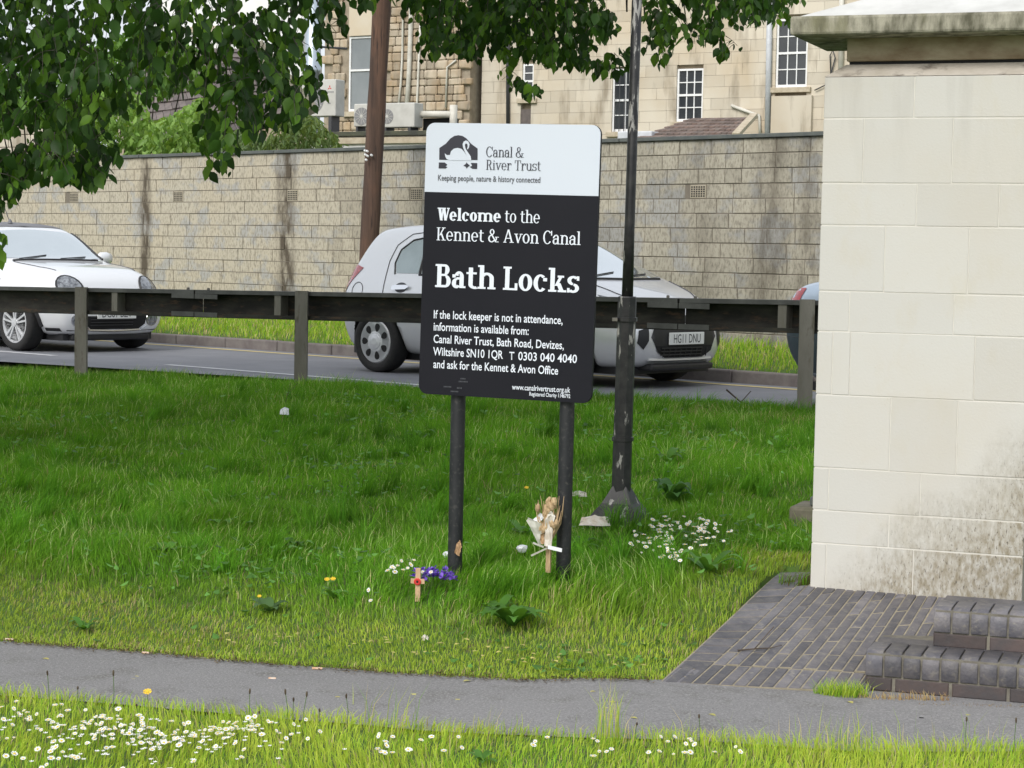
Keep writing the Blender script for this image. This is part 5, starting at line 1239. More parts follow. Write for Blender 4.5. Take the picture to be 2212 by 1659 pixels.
# ================================================================== GRASS
def leafy(name, rough=.5, trans=.32, spec=.35):
    m, t, b = newmat(name); b.inputs['Roughness'].default_value = rough; b.inputs['Specular IOR Level'].default_value = spec
    at_ = nd(t, 'ShaderNodeAttribute', attribute_name='tint'); t.links.new(at_.outputs['Color'], b.inputs['Base Color'])
    tr_ = nd(t, 'ShaderNodeBsdfTranslucent'); ml = mix(t, 1., at_.outputs['Color'], (1.25, 1.15, .5), 'MULTIPLY'); t.links.new(ml, tr_.inputs[0])
    ms = nd(t, 'ShaderNodeMixShader'); ms.inputs[0].default_value = trans
    t.links.new(b.outputs[0], ms.inputs[1]); t.links.new(tr_.outputs[0], ms.inputs[2]); t.links.new(ms.outputs[0], t.nodes['Material Output'].inputs[0]); return m
M['grass'] = leafy('grass_blade', .6, .38, .12); M['leaf'] = leafy('tree_leaf', .45, .42, .3)
LUSH, DARK, BRIGHT, YELL, STRAW = [np.array(c) for c in ((.135, .335, .022), (.058, .18, .013), (.24, .48, .036), (.54, .63, .09), (.62, .52, .28))]
def blades(P, h, w, lean, col):
    """P (n,3), h height, w width, lean horizontal reach; returns verts, tris, colours"""
    n = len(P); ph = rng.uniform(0, 2*np.pi, n); lp = 2.6*vnoise(P[:, 0], P[:, 1], 3.1, 4)+1.2+rng.normal(0, 1.0, n)
    px_, py_ = np.cos(ph)*w*.5, np.sin(ph)*w*.5; lx, ly = np.cos(lp)*lean, np.sin(lp)*lean
    V = np.zeros((n, 5, 3)); Z = np.zeros(n)
    V[:, 0] = P-np.stack([px_, py_, Z+.01], -1); V[:, 1] = P+np.stack([px_, py_, Z-.01], -1)
    mid = P+np.stack([lx*.3, ly*.3, h*.6], -1)
    V[:, 2] = mid-np.stack([px_*.75, py_*.75, Z], -1); V[:, 3] = mid+np.stack([px_*.75, py_*.75, Z], -1)
    V[:, 4] = P+np.stack([lx, ly, h*np.sqrt(np.clip(1-(lean/np.maximum(h, 1e-3))**2*.35, .2, 1))], -1)
    k = np.arange(n)[:, None]*5
    F = np.concatenate([k+np.array([[0, 1, 3]]), k+np.array([[0, 3, 2]]), k+np.array([[2, 3, 4]])], 1).reshape(-1, 3)
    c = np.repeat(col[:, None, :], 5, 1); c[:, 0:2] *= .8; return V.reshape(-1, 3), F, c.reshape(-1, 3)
def fan(N, Y0, Y1, spread=.31, pw=.85):
    Y = (Y0**pw+rng.random(N)*(Y1**pw-Y0**pw))**(1/pw); return Y*(rng.random(N)*2-1)*spread+Y*.0, Y
def lerp(a, b, t): return a+(b-a)*t[:, None]
def edge_dist(X, Y):          # distance to the left of the brick ramp's edge
    (x0, y0), (x1, y1) = PAVE[0], PAVE[1]; L = math.hypot(x1-x0, y1-y0)
    d = ((X-x0)*(y1-y0)-(Y-y0)*(x1-x0))/L; t = ((X-x0)*(x1-x0)+(Y-y0)*(y1-y0))/L; return np.where((t > -.4) & (t < L+.5), -d, 9)
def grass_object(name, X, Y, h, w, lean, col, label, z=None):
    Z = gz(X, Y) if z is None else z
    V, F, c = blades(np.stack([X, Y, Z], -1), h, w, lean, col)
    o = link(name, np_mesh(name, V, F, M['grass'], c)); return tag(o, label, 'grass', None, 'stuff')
# --- the bank
N = 560000
X, Y = fan(N, 7.7, 20.5); cb = X*nb[0]+Y*nb[1]; q = qdist(X, Y)
ed = edge_dist(X, Y)
pierloc = (X-PF.o.x)*PF.n.x+(Y-PF.o.y)*PF.n.y; piert = (X-PF.o.x)*PF.t.x+(Y-PF.o.y)*PF.t.y
ok = (q > .0+.035*vnoise(X, Y, 5)) & (cb < CB+.22) & ~pip_np(X, Y, PAVE) & ~((pierloc > -.02) & (piert > -.03) & (pierloc < 1.1)) & ~((X > PAVE[0][0]) & (q < .25) & (ed < 0))
ok &= ~((X > PF.o.x-.1) & (Y < PF.o.y))
X, Y, cb, q, ed = X[ok], Y[ok], cb[ok], q[ok], ed[ok]; n = len(X)
nz = vnoise(X, Y, .9, 1); nz2 = vnoise(X, Y, 2.6, 2); nz3 = vnoise(X, Y, 6., 3)
mown = np.clip(1-(q-.50-.2*nz-.12*nz3)/.35, 0, 1); mown = np.maximum(mown, np.clip(1-(ed-.12)/.25, 0, 1)*.8)
h = (.060+.034*np.clip(nz2, -1, 1)+.02*nz)*rng.uniform(.55, 1.35, n); h = np.clip(h, .03, .24); h *= 1+.35*np.clip(vnoise(X, Y, 9., 8), -1, 1)
crestz = np.clip((cb-(CB-1.0))/1.0, 0, 1); h *= 1+.2*crestz*rng.random(n)
h = h*(1-mown)+rng.uniform(.016, .044, n)*mown*.8
tuft = np.exp(-((X-.42)**2+(Y-8.75)**2)/.09); h *= 1+1.3*tuft
w = rng.uniform(.0022, .0046, n)*(1+.03*(Y-9)); lean = h*rng.uniform(.2, 1.0, n)
col = lerp(LUSH, DARK, np.clip(.35-.55*nz2+.3*rng.standard_normal(n), 0, 1)); col = col+(BRIGHT-col)*np.clip(.3*nz3+.3*rng.standard_normal(n)+.05, 0, .85)[:, None]
col = col+(YELL-col)*(np.clip(mown*(.75+.25*nz3), 0, .95)*rng.uniform(.4, 1, n))[:, None]
dry = np.clip(.06+.55*mown*np.clip(nz2+.25, 0, 1)+.5*np.clip((cb-(CB-1.35))/.4, 0, 1)*np.clip((CB-.35-cb)/.3, 0, 1)*np.clip((X-.6)/.8, 0, 1)*np.clip(nz3+.6, 0, 1), 0, .8)
isd = rng.random(n) < dry*.55; col[isd] = STRAW*rng.uniform(.5, 1, (isd.sum(), 1))
pale = rng.random(n) < .035*(1-mown); col[pale] = np.array((.46, .60, .22))*rng.uniform(.7, 1.2, (pale.sum(), 1)); h[pale] *= 1.35
patch = np.clip(vnoise(X, Y, .55, 9)*1.2, -1, 1); col *= (1+.28*patch)[:, None]
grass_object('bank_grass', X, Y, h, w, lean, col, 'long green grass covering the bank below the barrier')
# --- coarse tussocks, leaning out from their crowns
TX, TY, TH, TLX, TC = [], [], [], [], []
cent = [(gsight(x, y).x, gsight(x, y).y) for x, y in [(1245, 1230), (1290, 1245), (1340, 1225), (1180, 1270), (1100, 1290), (1400, 1235), (1040, 1300), (760, 1310)]]
Xt, Yt = fan(330, 9.0, 17.5, .27); qt = qdist(Xt, Yt); cent += [(a, b_) for a, b_, c_ in zip(Xt, Yt, qt) if c_ > .75 and math.hypot(a+.42, b_-8.75) > .35 and a*nb[0]+b_*nb[1] < CB-.1 and not (a > PF.o.x-.2 and b_ < PF.o.y+.9)]
PT, HT, WT, LT, CT = [], [], [], [], []
for (a, b_) in cent:
    m2_ = int(rng.integers(35, 95)); r_ = rng.uniform(.02, .07); an = rng.uniform(0, 6.28, m2_); rr = np.sqrt(rng.random(m2_))*r_
    PT.append(np.stack([a+np.cos(an)*rr, b_+np.sin(an)*rr], -1)); HT.append(rng.uniform(.08, .21)*rng.uniform(.5, 1.25, m2_)); CT.append(lerp(DARK*rng.uniform(.9, 1.6), LUSH*rng.uniform(.8, 1.3), rng.random(m2_)))
PT = np.concatenate(PT); HT = np.concatenate(HT); CT = np.concatenate(CT)
grass_object('tussock_grass', PT[:, 0], PT[:, 1], HT, rng.uniform(.0028, .0055, len(HT)), HT*rng.uniform(.3, 1.1, len(HT)), CT, 'coarse darker grass tussocks scattered over the bank')
# --- soil and leaf crumbs along the far edge of the path
nb_ = 2600; Xb = rng.uniform(-3.2, 1.0, nb_); Yb = np.interp(Xb, FX, FY)+np.abs(rng.normal(0, .05, nb_))*rng.choice([-.55, 1], nb_, p=[.4, .6]); ok = (Xb < PAVE[0][0]-.02); Xb, Yb = Xb[ok], Yb[ok]; nb_ = len(Xb); sz = rng.uniform(.003, .011, nb_); an = rng.uniform(0, 6.28, nb_); Zb = np.maximum(gz(Xb, Yb, False), pz(Xb))+.012
Vb = np.stack([np.stack([Xb+np.cos(an+k*1.571)*sz*(1 if k % 2 else .55), Yb+np.sin(an+k*1.571)*sz*(1 if k % 2 else .55), Zb+.003*(k % 2)], -1) for k in range(4)], 1).reshape(-1, 3)
cb3 = np.repeat(lerp(np.array((.06, .042, .028)), np.array((.26, .19, .10)), rng.random(nb_)**1.5)[:, None, :], 4, 1).reshape(-1, 3)
tag(link('leaf_crumbs', np_mesh('leaf_crumbs', Vb, np.arange(nb_*4).reshape(-1, 4), M['grass'], cb3)), 'brown soil and leaf crumbs along the far edge of the path', 'leaf litter', None, 'stuff')
# --- rough grass outside the picture, so that the place goes on
Xo = rng.uniform(-9, 8, 60000); Yo = rng.uniform(6, 19, 60000); ok = (np.abs(Xo) > Yo*.29) & ~pip_np(Xo, Yo, PATH) & (Xo*nb[0]+Yo*nb[1] < CB+.2) & ~pip_np(Xo, Yo, PAVE) & ~((Xo > 1.2) & (np.abs((Xo-PF.o.x)*PF.n.x+(Yo-PF.o.y)*PF.n.y-.2) < 1.2) & (Xo < 4))
Xo, Yo = Xo[ok], Yo[ok]; ho = rng.uniform(.04, .11, len(Xo)); grass_object('rough_grass', Xo, Yo, ho, rng.uniform(.005, .010, len(Xo)), ho*rng.uniform(.2, .9, len(Xo)), lerp(LUSH, BRIGHT, rng.random(len(Xo))), 'rough green grass to either side of the view')
# --- clover and small broad leaves among the blades
nc = 15000; Xc, Yc = fan(nc, 7.9, 16.5, .30); qc = qdist(Xc, Yc); ok = (qc > .08) & (vnoise(Xc, Yc, 1.7, 11)+.35*rng.standard_normal(nc) > .55) & ~pip_np(Xc, Yc, PAVE) & (edge_dist(Xc, Yc) > .03) & (Xc*nb[0]+Yc*nb[1] < CB-.3) & ~((Xc > PF.o.x-.1) & (Yc < PF.o.y))
Xc, Yc, qc = Xc[ok], Yc[ok], qc[ok]; Zc = gz(Xc, Yc)+np.where(qc < .6, .02, .06)*rng.uniform(.5, 1.3, len(Xc)); m_ = len(Xc)
ang = rng.uniform(0, 6.28, m_); rad = rng.uniform(.010, .024, m_)*(1+.02*(Yc-9)); tl = rng.uniform(-.5, .5, (m_, 2)); Vc = np.zeros((m_, 6, 3))
for k in range(6):
    a = ang+k*np.pi/3; rr = rad*(1 if k % 3 == 0 else .72); dx, dy = np.cos(a)*rr, np.sin(a)*rr; Vc[:, k] = np.stack([Xc+dx, Yc+dy, Zc+dx*tl[:, 0]+dy*tl[:, 1]+.3*rad*(k % 3 == 0)], -1)
kk = np.arange(m_)[:, None]*6; Fc = np.concatenate([kk+np.array([[0, 1, 2]]), kk+np.array([[0, 2, 3]]), kk+np.array([[0, 3, 4]]), kk+np.array([[0, 4, 5]])], 1).reshape(-1, 3)
cc3 = np.repeat((np.array((.12, .27, .06))*rng.uniform(.6, 1.7, (m_, 1)))[:, None, :], 6, 1).reshape(-1, 3)
tag(link('clover', np_mesh('clover', Vc.reshape(-1, 3), Fc, M['leaf'], cc3)), 'patches of clover and small broad leaves through the bank grass', 'clover', None, 'stuff')
# --- the near lawn
X, Y = fan(70000, 5.6, 8.4, .31); ny_ = np.interp(X, [a[0] for a in NEAR], [a[1] for a in NEAR])
ok = Y < ny_-.0+.03*vnoise(X, Y, 6, 2)+.02*rng.standard_normal(len(X)); X, Y, ny_ = X[ok], Y[ok], ny_[ok]; n = len(X); nz = vnoise(X, Y, 2.2, 5); nz3 = vnoise(X, Y, 7, 6)
h = np.clip((.038+.014*nz)*rng.uniform(.5, 1.5, n), .012, .12); h *= 1+.9*np.clip(X-.3, 0, 1)*rng.random(n)*.6
col = lerp(LUSH*1.25, BRIGHT*1.15, np.clip(.5+.5*nz3+.3*rng.standard_normal(n), 0, 1)); col = col+(YELL-col)*np.clip(.62+.35*nz+.25*rng.standard_normal(n), 0, .95)[:, None]
isd = rng.random(n) < .07; col[isd] = STRAW*rng.uniform(.5, 1, (isd.sum(), 1))
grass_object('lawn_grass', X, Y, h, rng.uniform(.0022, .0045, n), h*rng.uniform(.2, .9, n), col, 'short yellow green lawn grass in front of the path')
# --- the verge beyond the road
s_ = rng.uniform(-30, -8.5, 42000); cc = rng.uniform(C_KERB+.14, C_KERB+2.6, 42000); X = nr[0]*cc+tr[0]*s_; Y = nr[1]*cc+tr[1]*s_
ok = X*nw[0]+Y*nw[1] < C_WALL-.03; X, Y, cc = X[ok], Y[ok], cc[ok]; n = len(X); nz = vnoise(X, Y, 2, 7)
h = np.clip((.08+.03*nz)*rng.uniform(.5, 1.4, n), .02, .2)*np.clip((cc-C_KERB)/.5, .4, 1); col = lerp(LUSH, BRIGHT, np.clip(.6+.4*nz+.3*rng.standard_normal(n), 0, 1)); col = col+(YELL-col)*np.clip(.3+.3*rng.standard_normal(n), 0, .8)[:, None]
isd = rng.random(n) < .15; col[isd] = STRAW*rng.uniform(.6, 1.3, (isd.sum(), 1))
grass_object('verge_grass', X, Y, h, rng.uniform(.006, .011, n), h*rng.uniform(.2, .7, n), col, 'bright grass verge at the foot of the block wall')
# --- tall seeding stalks at the near edge, and spikes along the crest
tx, tyy, th_ = [], [], []
def stalks(x0, x1, y0, y1, n_, h0, h1):
    for _ in range(n_):
        p = gsight(rnd(x0, x1), rnd(y0, y1)); tx.append(p.x); tyy.append(p.y); th_.append(rnd(h0, h1))
stalks(1285, 1340, 1590, 1620, 60, .12, .23); stalks(1340, 1420, 1595, 1625, 14, .07, .15); stalks(780, 900, 1565, 1600, 26, .08, .20); stalks(1040, 1130, 1590, 1620, 18, .07, .16); stalks(1430, 2212, 1600, 1650, 85, .05, .17); stalks(0, 780, 1520, 1620, 40, .04, .11); stalks(900, 1290, 1585, 1640, 40, .05, .10); stalks(1740, 1900, 1605, 1650, 60, .07, .15)
tx, tyy, th_ = map(np.array, (tx, tyy, th_)); n = len(tx); col = lerp(LUSH, YELL, rng.random(n)); isd = rng.random(n) < .25; col[isd] = STRAW
grass_object('tall_grass', tx, tyy, th_, rng.uniform(.0016, .0032, n), th_*rng.uniform(.05, .5, n), col, 'tall thin seeding grass stalks standing up against the path')
def tuftobj(label, cxy, rad, n_, h0, h1, pal, name='grass_tuft', drop=0):
    a = rng.random(n_)*2*np.pi; r_ = np.sqrt(rng.random(n_)); X = cxy[0]+np.cos(a)*r_*rad[0]; Y = cxy[1]+np.sin(a)*r_*rad[1]
    h = rng.uniform(h0, h1, n_); col = lerp(pal[0], pal[1], rng.random(n_))
    Z = np.full(n_, cxy[2]-drop) if len(cxy) > 2 else gz(X, Y)
    return grass_object(name, X, Y, h, rng.uniform(.002, .0042, n_), h*rng.uniform(.2, .9, n_), col, label, Z)
p = onz(1818, 1508, -.08); tuftobj('green grass tuft growing at the corner of the lower brick step', (p.x, p.y, -.08), (.11, .05), 420, .03, .085, (LUSH, YELL))
p = onz(1935, 1512, -.08); tuftobj('dead brown grass along the foot of the lower brick step', (p.x+.03, p.y-.02, -.08), (.2, .03), 220, .01, .05, (STRAW, np.array((.3, .15, .06))))
p = onz(2120, 1528, -.08); tuftobj('brown leaf litter along the foot of the brick step at the right edge', (p.x, p.y-.01, -.08), (.25, .025), 140, .006, .02, (STRAW*.6, np.array((.2, .1, .04))))
p = onramp(1742, 1262); tuftobj('dry weed tuft at the left foot of the pier', (p.x-.05, p.y+.03, p.z-.02), (.08, .05), 160, .03, .1, (np.array((.12, .06, .03)), LUSH))

# ================================================================== FLOWERS AND WEEDS
M['petal'] = mat('daisy_petal', (.80, .80, .78), rough=.6); M['dyell'] = mat('flower_yellow', (.72, .45, .02), (.8, .55, .03), .6, 40); M['stemg'] = mat('flower_stem', (.07, .14, .02), rough=.6)
def daisy_mesh(rad, h, tilt, m0='petal', n=11):
    mb = MB(); T = Matrix.Translation((0, 0, h)) @ Matrix.Rotation(tilt, 4, 'X') @ Matrix.Rotation(rnd(0, 3), 4, 'Z')
    for k in range(n):
        a = 2*math.pi*k/n; d = .85*math.pi/n
        q = [(rad*.2, a-d*.6), (rad*.85, a-d), (rad, a), (rad*.85, a+d), (rad*.2, a+d*.6)]
        mb.add([T @ Vector((r_*math.cos(b), r_*math.sin(b), .0012*(k % 2)+r_*.18)) for r_, b in q], [(0, 1, 2, 3, 4)], 0)
    mb.lathe([(rad*.36, rad*.08), (rad*.3, rad*.24), (0, rad*.3)], 8, T, 1)
    mb.tube([(0, 0, -.01), (.002, .001, h*.5), (0, 0, h)], .0011, 4, 2)
    return mb.mesh('daisy', [M[m0], M['dyell'], M['stemg']])
dlib = [daisy_mesh(rnd(.0085, .0115), rnd(.045, .07), R(rnd(5, 45))) for _ in range(10)]
def region(poly, n_):
    x0, x1 = min(p[0] for p in poly), max(p[0] for p in poly); y0, y1 = min(p[1] for p in poly), max(p[1] for p in poly); out = []
    while len(out) < n_:
        x, y = rnd(x0, x1), rnd(y0, y1)
        if pip(x, y, poly): out.append((x, y))
    return out
def place_daisies(pts, label, group, sc=1.0, up=.05):
    for x, y in pts:
        p = gsight(x, y+up*FPX/8.); p.z += max(0, up-.055)      # the head, not the root, shows at this spot
        o = link('daisy', random.choice(dlib), None, p, rnd(-.9, .9), sc=(sc*rnd(.6, 1.25), sc*rnd(.6, 1.25), sc*rnd(.75, 1.15))); tag(o, label, 'daisy', group)
front = region([(0, 1535), (120, 1520), (260, 1540), (420, 1560), (560, 1560), (740, 1565), (720, 1600), (600, 1625), (470, 1660), (0, 1670)], 60)
cl = [(140, 1575), (190, 1570), (240, 1575), (330, 1580), (360, 1590), (520, 1570), (560, 1575), (610, 1590), (470, 1580), (430, 1575), (300, 1600), (280, 1560), (60, 1560), (30, 1545), (120, 1630), (380, 1620), (170, 1555)]
for _ in range(125): c = random.choice(cl); front.append((random.gauss(c[0], 26), random.gauss(c[1], 11)))
front += region([(800, 1590), (990, 1575), (1000, 1630), (820, 1640)], 16)+region([(1140, 1590), (1600, 1590), (1620, 1650), (1140, 1650)], 24)
place_daisies(front, 'small white daisy in the foreground lawn below the path', 'daisies in the foreground lawn')
bank = region([(1340, 1165), (1390, 1120), (1470, 1108), (1570, 1120), (1590, 1150), (1500, 1180), (1470, 1200), (1400, 1195)], 62)
for _ in range(52): c = random.choice([(1440, 1125), (1500, 1130), (1420, 1160), (1450, 1190)]); bank.append((random.gauss(c[0], 18), random.gauss(c[1], 8)))
dl2 = dlib; 
place_daisies(bank, 'small white daisy in the patch right of the lamp post foot', 'daisies beside the lamp post', 1.12, .09)
place_daisies([(848, 1218), (858, 1222), (866, 1216), (880, 1222), (893, 1214), (846, 1228), (870, 1232), (886, 1230), (837, 1226), (912, 1228), (852, 1238), (795, 1288), (800, 1293), (930, 1240)], 'small white daisy in the grass left of the sign post', 'daisies left of the sign', 1.35, .10)
# drifts beyond the counted ones
mb_v = MB()
for _ in range(150):
    c = random.choice(cl); p = gsight(random.gauss(c[0], 60), random.gauss(c[1]+40, 18)); T = Vector((0, 0, .045)); r_ = rnd(.007, .010)
    a0 = rnd(0, 1); mb_v.add([p+T+Vector((r_*(1 if k % 2 else .7)*math.cos(a0+k*math.pi/7), r_*(1 if k % 2 else .7)*math.sin(a0+k*math.pi/7), .003*(k % 2))) for k in range(14)], [tuple(range(14))])
tag(mb_v.build('daisy_drift', M['petal']), 'drift of more white daisies through the foreground lawn', 'daisies', None, 'stuff')
def yflower(x, y, label, h=.07, rad=.013):
    p = gsight(x, y+h*FPX/8.5); tag(link('yellow_flower', daisy_mesh(rad, h, R(30), 'dyell', 9), None, p), label, 'flower')
yflower(318, 1504, 'yellow dandelion standing against the path at lower left', .10, .016); yflower(706, 1250, 'yellow buttercup in the bank, left one of a pair'); yflower(719, 1249, 'yellow buttercup in the bank, right one of a pair'); yflower(560, 1287, 'lone yellow flower low on the bank at left', .05, .010); yflower(1137, 1043, 'single yellow buttercup between the sign posts', .08)
M['seed'] = mat('plantain_head', (.045, .03, .02), (.10, .075, .045), .9, 60)
def plantain(x, ytop, ybase):
    b = gsight(x+rnd(-8, 8), ybase); t_ = at(x, ytop, b.y)-b; o = thing('plantain', 'thin plantain stalk with a dark seed head in the near grass', 'plant', b, 0, 'plantain heads along the near edge of the path')
    m_ = t_*.55+Vector((rnd(-.008, .008), 0, .004))
    MB().tube([(0, 0, -.01), m_, t_*.93], .0012, 5).build('stalk', M['stemg'], o); d = t_.normalized()
    MB().tube([t_*.88, t_*.9, t_*.95, t_*.99, t_], [.0012, .003, .0036, .0026, .0008], 7).build('seed_head', M['seed'], o, smooth=True)
for x, y0, y1 in ((102, 1448, 1545), (168, 1482, 1545), (245, 1447, 1560), (540, 1487, 1590), (616, 1488, 1595), (634, 1506, 1590), (663, 1493, 1600), (748, 1498, 1590), (690, 1530, 1600), (560, 1535, 1590), (295, 1520, 1570), (1376, 1560, 1620), (1510, 1542, 1625), (2088, 1548, 1640), (1395, 1612, 1650), (2195, 1550, 1650)): plantain(x, y0, y1)
# --- broad-leaved weeds
def weed(x, y, label, nl, L, up=.55, col=(.10, .24, .04), wd=.36, name='dock_plant', shade=.35):
    p = gsight(x, y); o = thing(name, label, 'plant', p)
    for k in range(nl):
        a = 2*math.pi*k/nl+rnd(-.3, .3); l = L*rnd(.7, 1.15); e = up*rnd(.5, 1.3); dirv = Vector((math.cos(a), math.sin(a), 0)); sid = Vector((-math.sin(a), math.cos(a), 0)); V = []; F = []
        S = 6
        for i in range(S+1):
            t_ = i/S; c = dirv*l*t_*(1-.15*t_)+Vector((0, 0, l*e*math.sin(t_*2.4)*.75+.02)); wv_ = l*wd*math.sin(math.pi*min(1, .08+t_*.92)**.8)*.5+.001
            V += [c-sid*wv_+Vector((0, 0, .15*wv_)), c-Vector((0, 0, .12*wv_)), c+sid*wv_+Vector((0, 0, .15*wv_))]
        for i in range(S): b = i*3; F += [(b, b+1, b+4, b+3), (b+1, b+2, b+5, b+4)]
        cc_ = np.array(col)*rnd(.7, 1.35)
        link('leaf', np_mesh('leaf', V, F, M['leaf'], np.tile(cc_, (len(V), 1)), True), o)
    return o
weed(1105, 1362, 'big dock plant with broad drooping leaves at the foot of the bank', 13, .19)
weed(1075, 1335, 'smaller dock plant beside the big one below the sign', 7, .12)
weed(582, 1330, 'pale broad-leaved weed at the foot of the bank left of the sign', 6, .11, col=(.09, .17, .06), wd=.5)
weed(720, 1302, 'low dark weed between the two groups of yellow flowers', 6, .09)
weed(1530, 1245, 'long-leaved weed drooping towards the brick ramp', 9, .19, wd=.2)
weed(1240, 1200, 'leafy weed in the tall grass right of the sign post', 8, .16, wd=.22)
weed(1452, 1092, 'clump of broad green leaves behind the daisies', 13, .15, up=.9, col=(.08, .20, .05), wd=.5)
weed(1130, 1165, 'leafy weed between the two sign posts', 8, .12, wd=.45)
weed(905, 955, 'leafy weed on the bank just left of the sign board', 8, .13, wd=.45)
weed(480, 1150, 'small rosette weed on the middle of the left bank', 7, .10, wd=.5)
weed(360, 1205, 'broad rosette weed low on the left bank', 8, .11, wd=.5)
weed(180, 1370, 'dark weed patch beside the path at the far left', 9, .09, wd=.3)
weed(640, 1195, 'round-leaved weed on the bank left of the daisies', 7, .10, wd=.5)
weed(1440, 1010, 'leafy weed on the bank right of the lamp post', 8, .14, up=.8, wd=.4)
weed(1040, 1660, 'dark leafy weed in the lawn at the bottom centre', 8, .07, wd=.3)

# ================================================================== TRIBUTES AND LITTER
M['wood_pale'] = mat('pale_wood', (.55, .36, .22), (.46, .3, .18), .7, 30); M['poppy'] = mat('poppy_red', (.55, .03, .025), rough=.6); M['purple'] = mat('purple_petal', (.16, .07, .52), (.25, .13, .62), .6, 90)
p = gsight(903, 1297); p.z += .03; p.y -= .03; cr = thing('remembrance_cross', 'small wooden cross with a red poppy in front of purple flowers', 'cross', p, R(-12))
hh = .115; MB().box(-.011, .011, -.004, .004, -.03, hh).build('upright', M['wood_pale'], cr, bev=.001); MB().box(-.031, .031, -.0075, -.0042, .048, .070).build('arm', M['wood_pale'], cr, bev=.001)
MB().lathe([(0, .0), (.014, .001), (.016, .004), (.011, .006), (0, .004)], 10, Matrix.Translation((0, -.008, .058)) @ Matrix.Rotation(R(90), 4, 'X')).build('poppy', M['poppy'], cr)
MB().lathe([(.005, .005), (.004, .009), (0, .01)], 8, Matrix.Translation((0, -.008, .058)) @ Matrix.Rotation(R(90), 4, 'X')).build('poppy_centre', M['dark'], cr)
p = gsight(935, 1284); p.z += .045; pb_ = thing('purple_flowers', 'bunch of vivid purple flowers at the foot of the left sign post', 'flowers', p)
for k in range(26):
    c = Vector((random.gauss(0, .033), random.gauss(0, .025), rnd(.015, .066))); mb = MB()
    for j in range(11):
        a = rnd(0, 6.28); e = rnd(-.1, 1.1); d = Vector((math.cos(a)*math.cos(e), math.sin(a)*math.cos(e), math.sin(e)))*rnd(.016, .028); s = d.cross(Vector((rnd(-1, 1), rnd(-1, 1), 1))).normalized()*rnd(.005, .009)
        mb.add([c+d*.1, c+d*.6+s, c+d, c+d*.6-s], [(0, 1, 2, 3)])
    mb.build('flower_head', M['purple'], pb_)
    if k % 2 == 0: MB().tube([(c.x*.4, c.y*.4, -.01), c], .0015, 4).build('stem', M['stemg'], pb_)
# dried bouquet tied to the right post
M['dried'] = mat('dried_flowers', (.52, .38, .22), (.36, .25, .14), .9, 40, stretch=(1, 1, .3), bstr=.3); M['film'] = mat('clear_wrap', (.48, .48, .42), (.36, .35, .29), .2, 20); M['film2'] = mat('white_wrap', (.62, .6, .55), (.5, .42, .33), .45, 25, bstr=.4); M['ribbon'] = mat('white_ribbon', (.75, .76, .8), rough=.4); M['tan'] = mat('tan_paper', (.42, .27, .15), (.33, .2, .1), .8, 20)
a1, z1 = GF_.uv(1190, 1235, .0); bo = GF_.w(a1, -.035, 0); bo.z = z1
bq = thing('dried_bouquet', 'withered bouquet in torn wrapping tied to the right sign post', 'bouquet', bo, -GF_.th)
Hb = GF_.uv(1190, 1068, 0)[1]-z1
st_ = MB()
for k in range(60):
    x0 = rnd(-.012, .012); xt = random.gauss(-.004, .027); zt = Hb*rnd(.62, 1.0); zm = Hb*.36
    pts = [(x0*1.0, rnd(-.01, .01), rnd(0, .03)), (x0*.8, rnd(-.012, .012), zm), (xt*.8, rnd(-.02, .02), zm+(zt-zm)*.6), (xt, rnd(-.02, .02), zt)]
    st_.tube(pts, [.0025, .003, .0035, .0012], 4)
st_.build('dried_stems', M['dried'], bq)
for k in range(18):
    c = Vector((random.gauss(-.005, .02), rnd(-.025, .0), Hb*rnd(.55, .93))); MB().lathe([(0, -.02), (.008, -.012), (.012, 0), (.009, .014), (.002, .022)], 7, Matrix.Translation(c) @ Matrix.Rotation(rnd(-.5, .5), 4, 'Y')).build('dried_head', M['dried'], bq)
def crumple(pts, m, name, parent, amp=.006, sub=3):
    bm_ = bmesh.new(); bm_.faces.new([bm_.verts.new(q) for q in pts]); bmesh.ops.triangulate(bm_, faces=bm_.faces); bmesh.ops.subdivide_edges(bm_, edges=bm_.edges, cuts=sub, use_grid_fill=True)
    for v in bm_.verts: v.co += Vector((rnd(-1, 1)*.4, rnd(-1, 1), rnd(-1, 1)*.4))*amp
    me = bpy.data.meshes.new(name); bm_.to_mesh(me); bm_.free(); me.materials.append(m); return link(name, me, parent)
crumple([(-.014, -.02, Hb*.36), (.02, -.024, Hb*.34), (.03, -.02, Hb*.75), (.012, -.024, Hb*.82), (-.012, -.022, Hb*.7)], M['film2'], 'wrapping', bq, .007)
crumple([(-.010, -.012, Hb*.38), (-.045, -.01, Hb*.36), (-.105, .0, Hb*.66), (-.098, .004, Hb*.70), (-.03, -.014, Hb*.64)], M['film'], 'cellophane', bq, .005)
crumple([(-.05, -.005, Hb*.63), (-.075, .0, Hb*.67), (-.04, -.006, Hb*.77), (-.015, -.012, Hb*.74)], M['ribbon'], 'cellophane_fold', bq, .004)
crumple([(-.035, -.02, Hb*.42), (-.03, -.024, Hb*.50), (-.018, -.026, Hb*.52), (-.012, -.024, Hb*.40), (-.022, -.026, Hb*.37)], M['tan'], 'paper_scrap', bq, .004)
MB().bar((.005, -.028, Hb*.345), (.075, -.05, Hb*.325), .016, .003, up=(0, 1, 0)).build('ribbon', M['ribbon'], bq)
MB().bar((.0, -.026, Hb*.33), (-.07, -.03, Hb*.22), .008, .003, up=(0, 1, 0)).build('ribbon', M['film'], bq)
MB().bar((-.015, -.026, Hb*.34), (-.065, -.025, Hb*.385), .008, .003, up=(0, 1, 0)).build('ribbon', M['film'], bq)
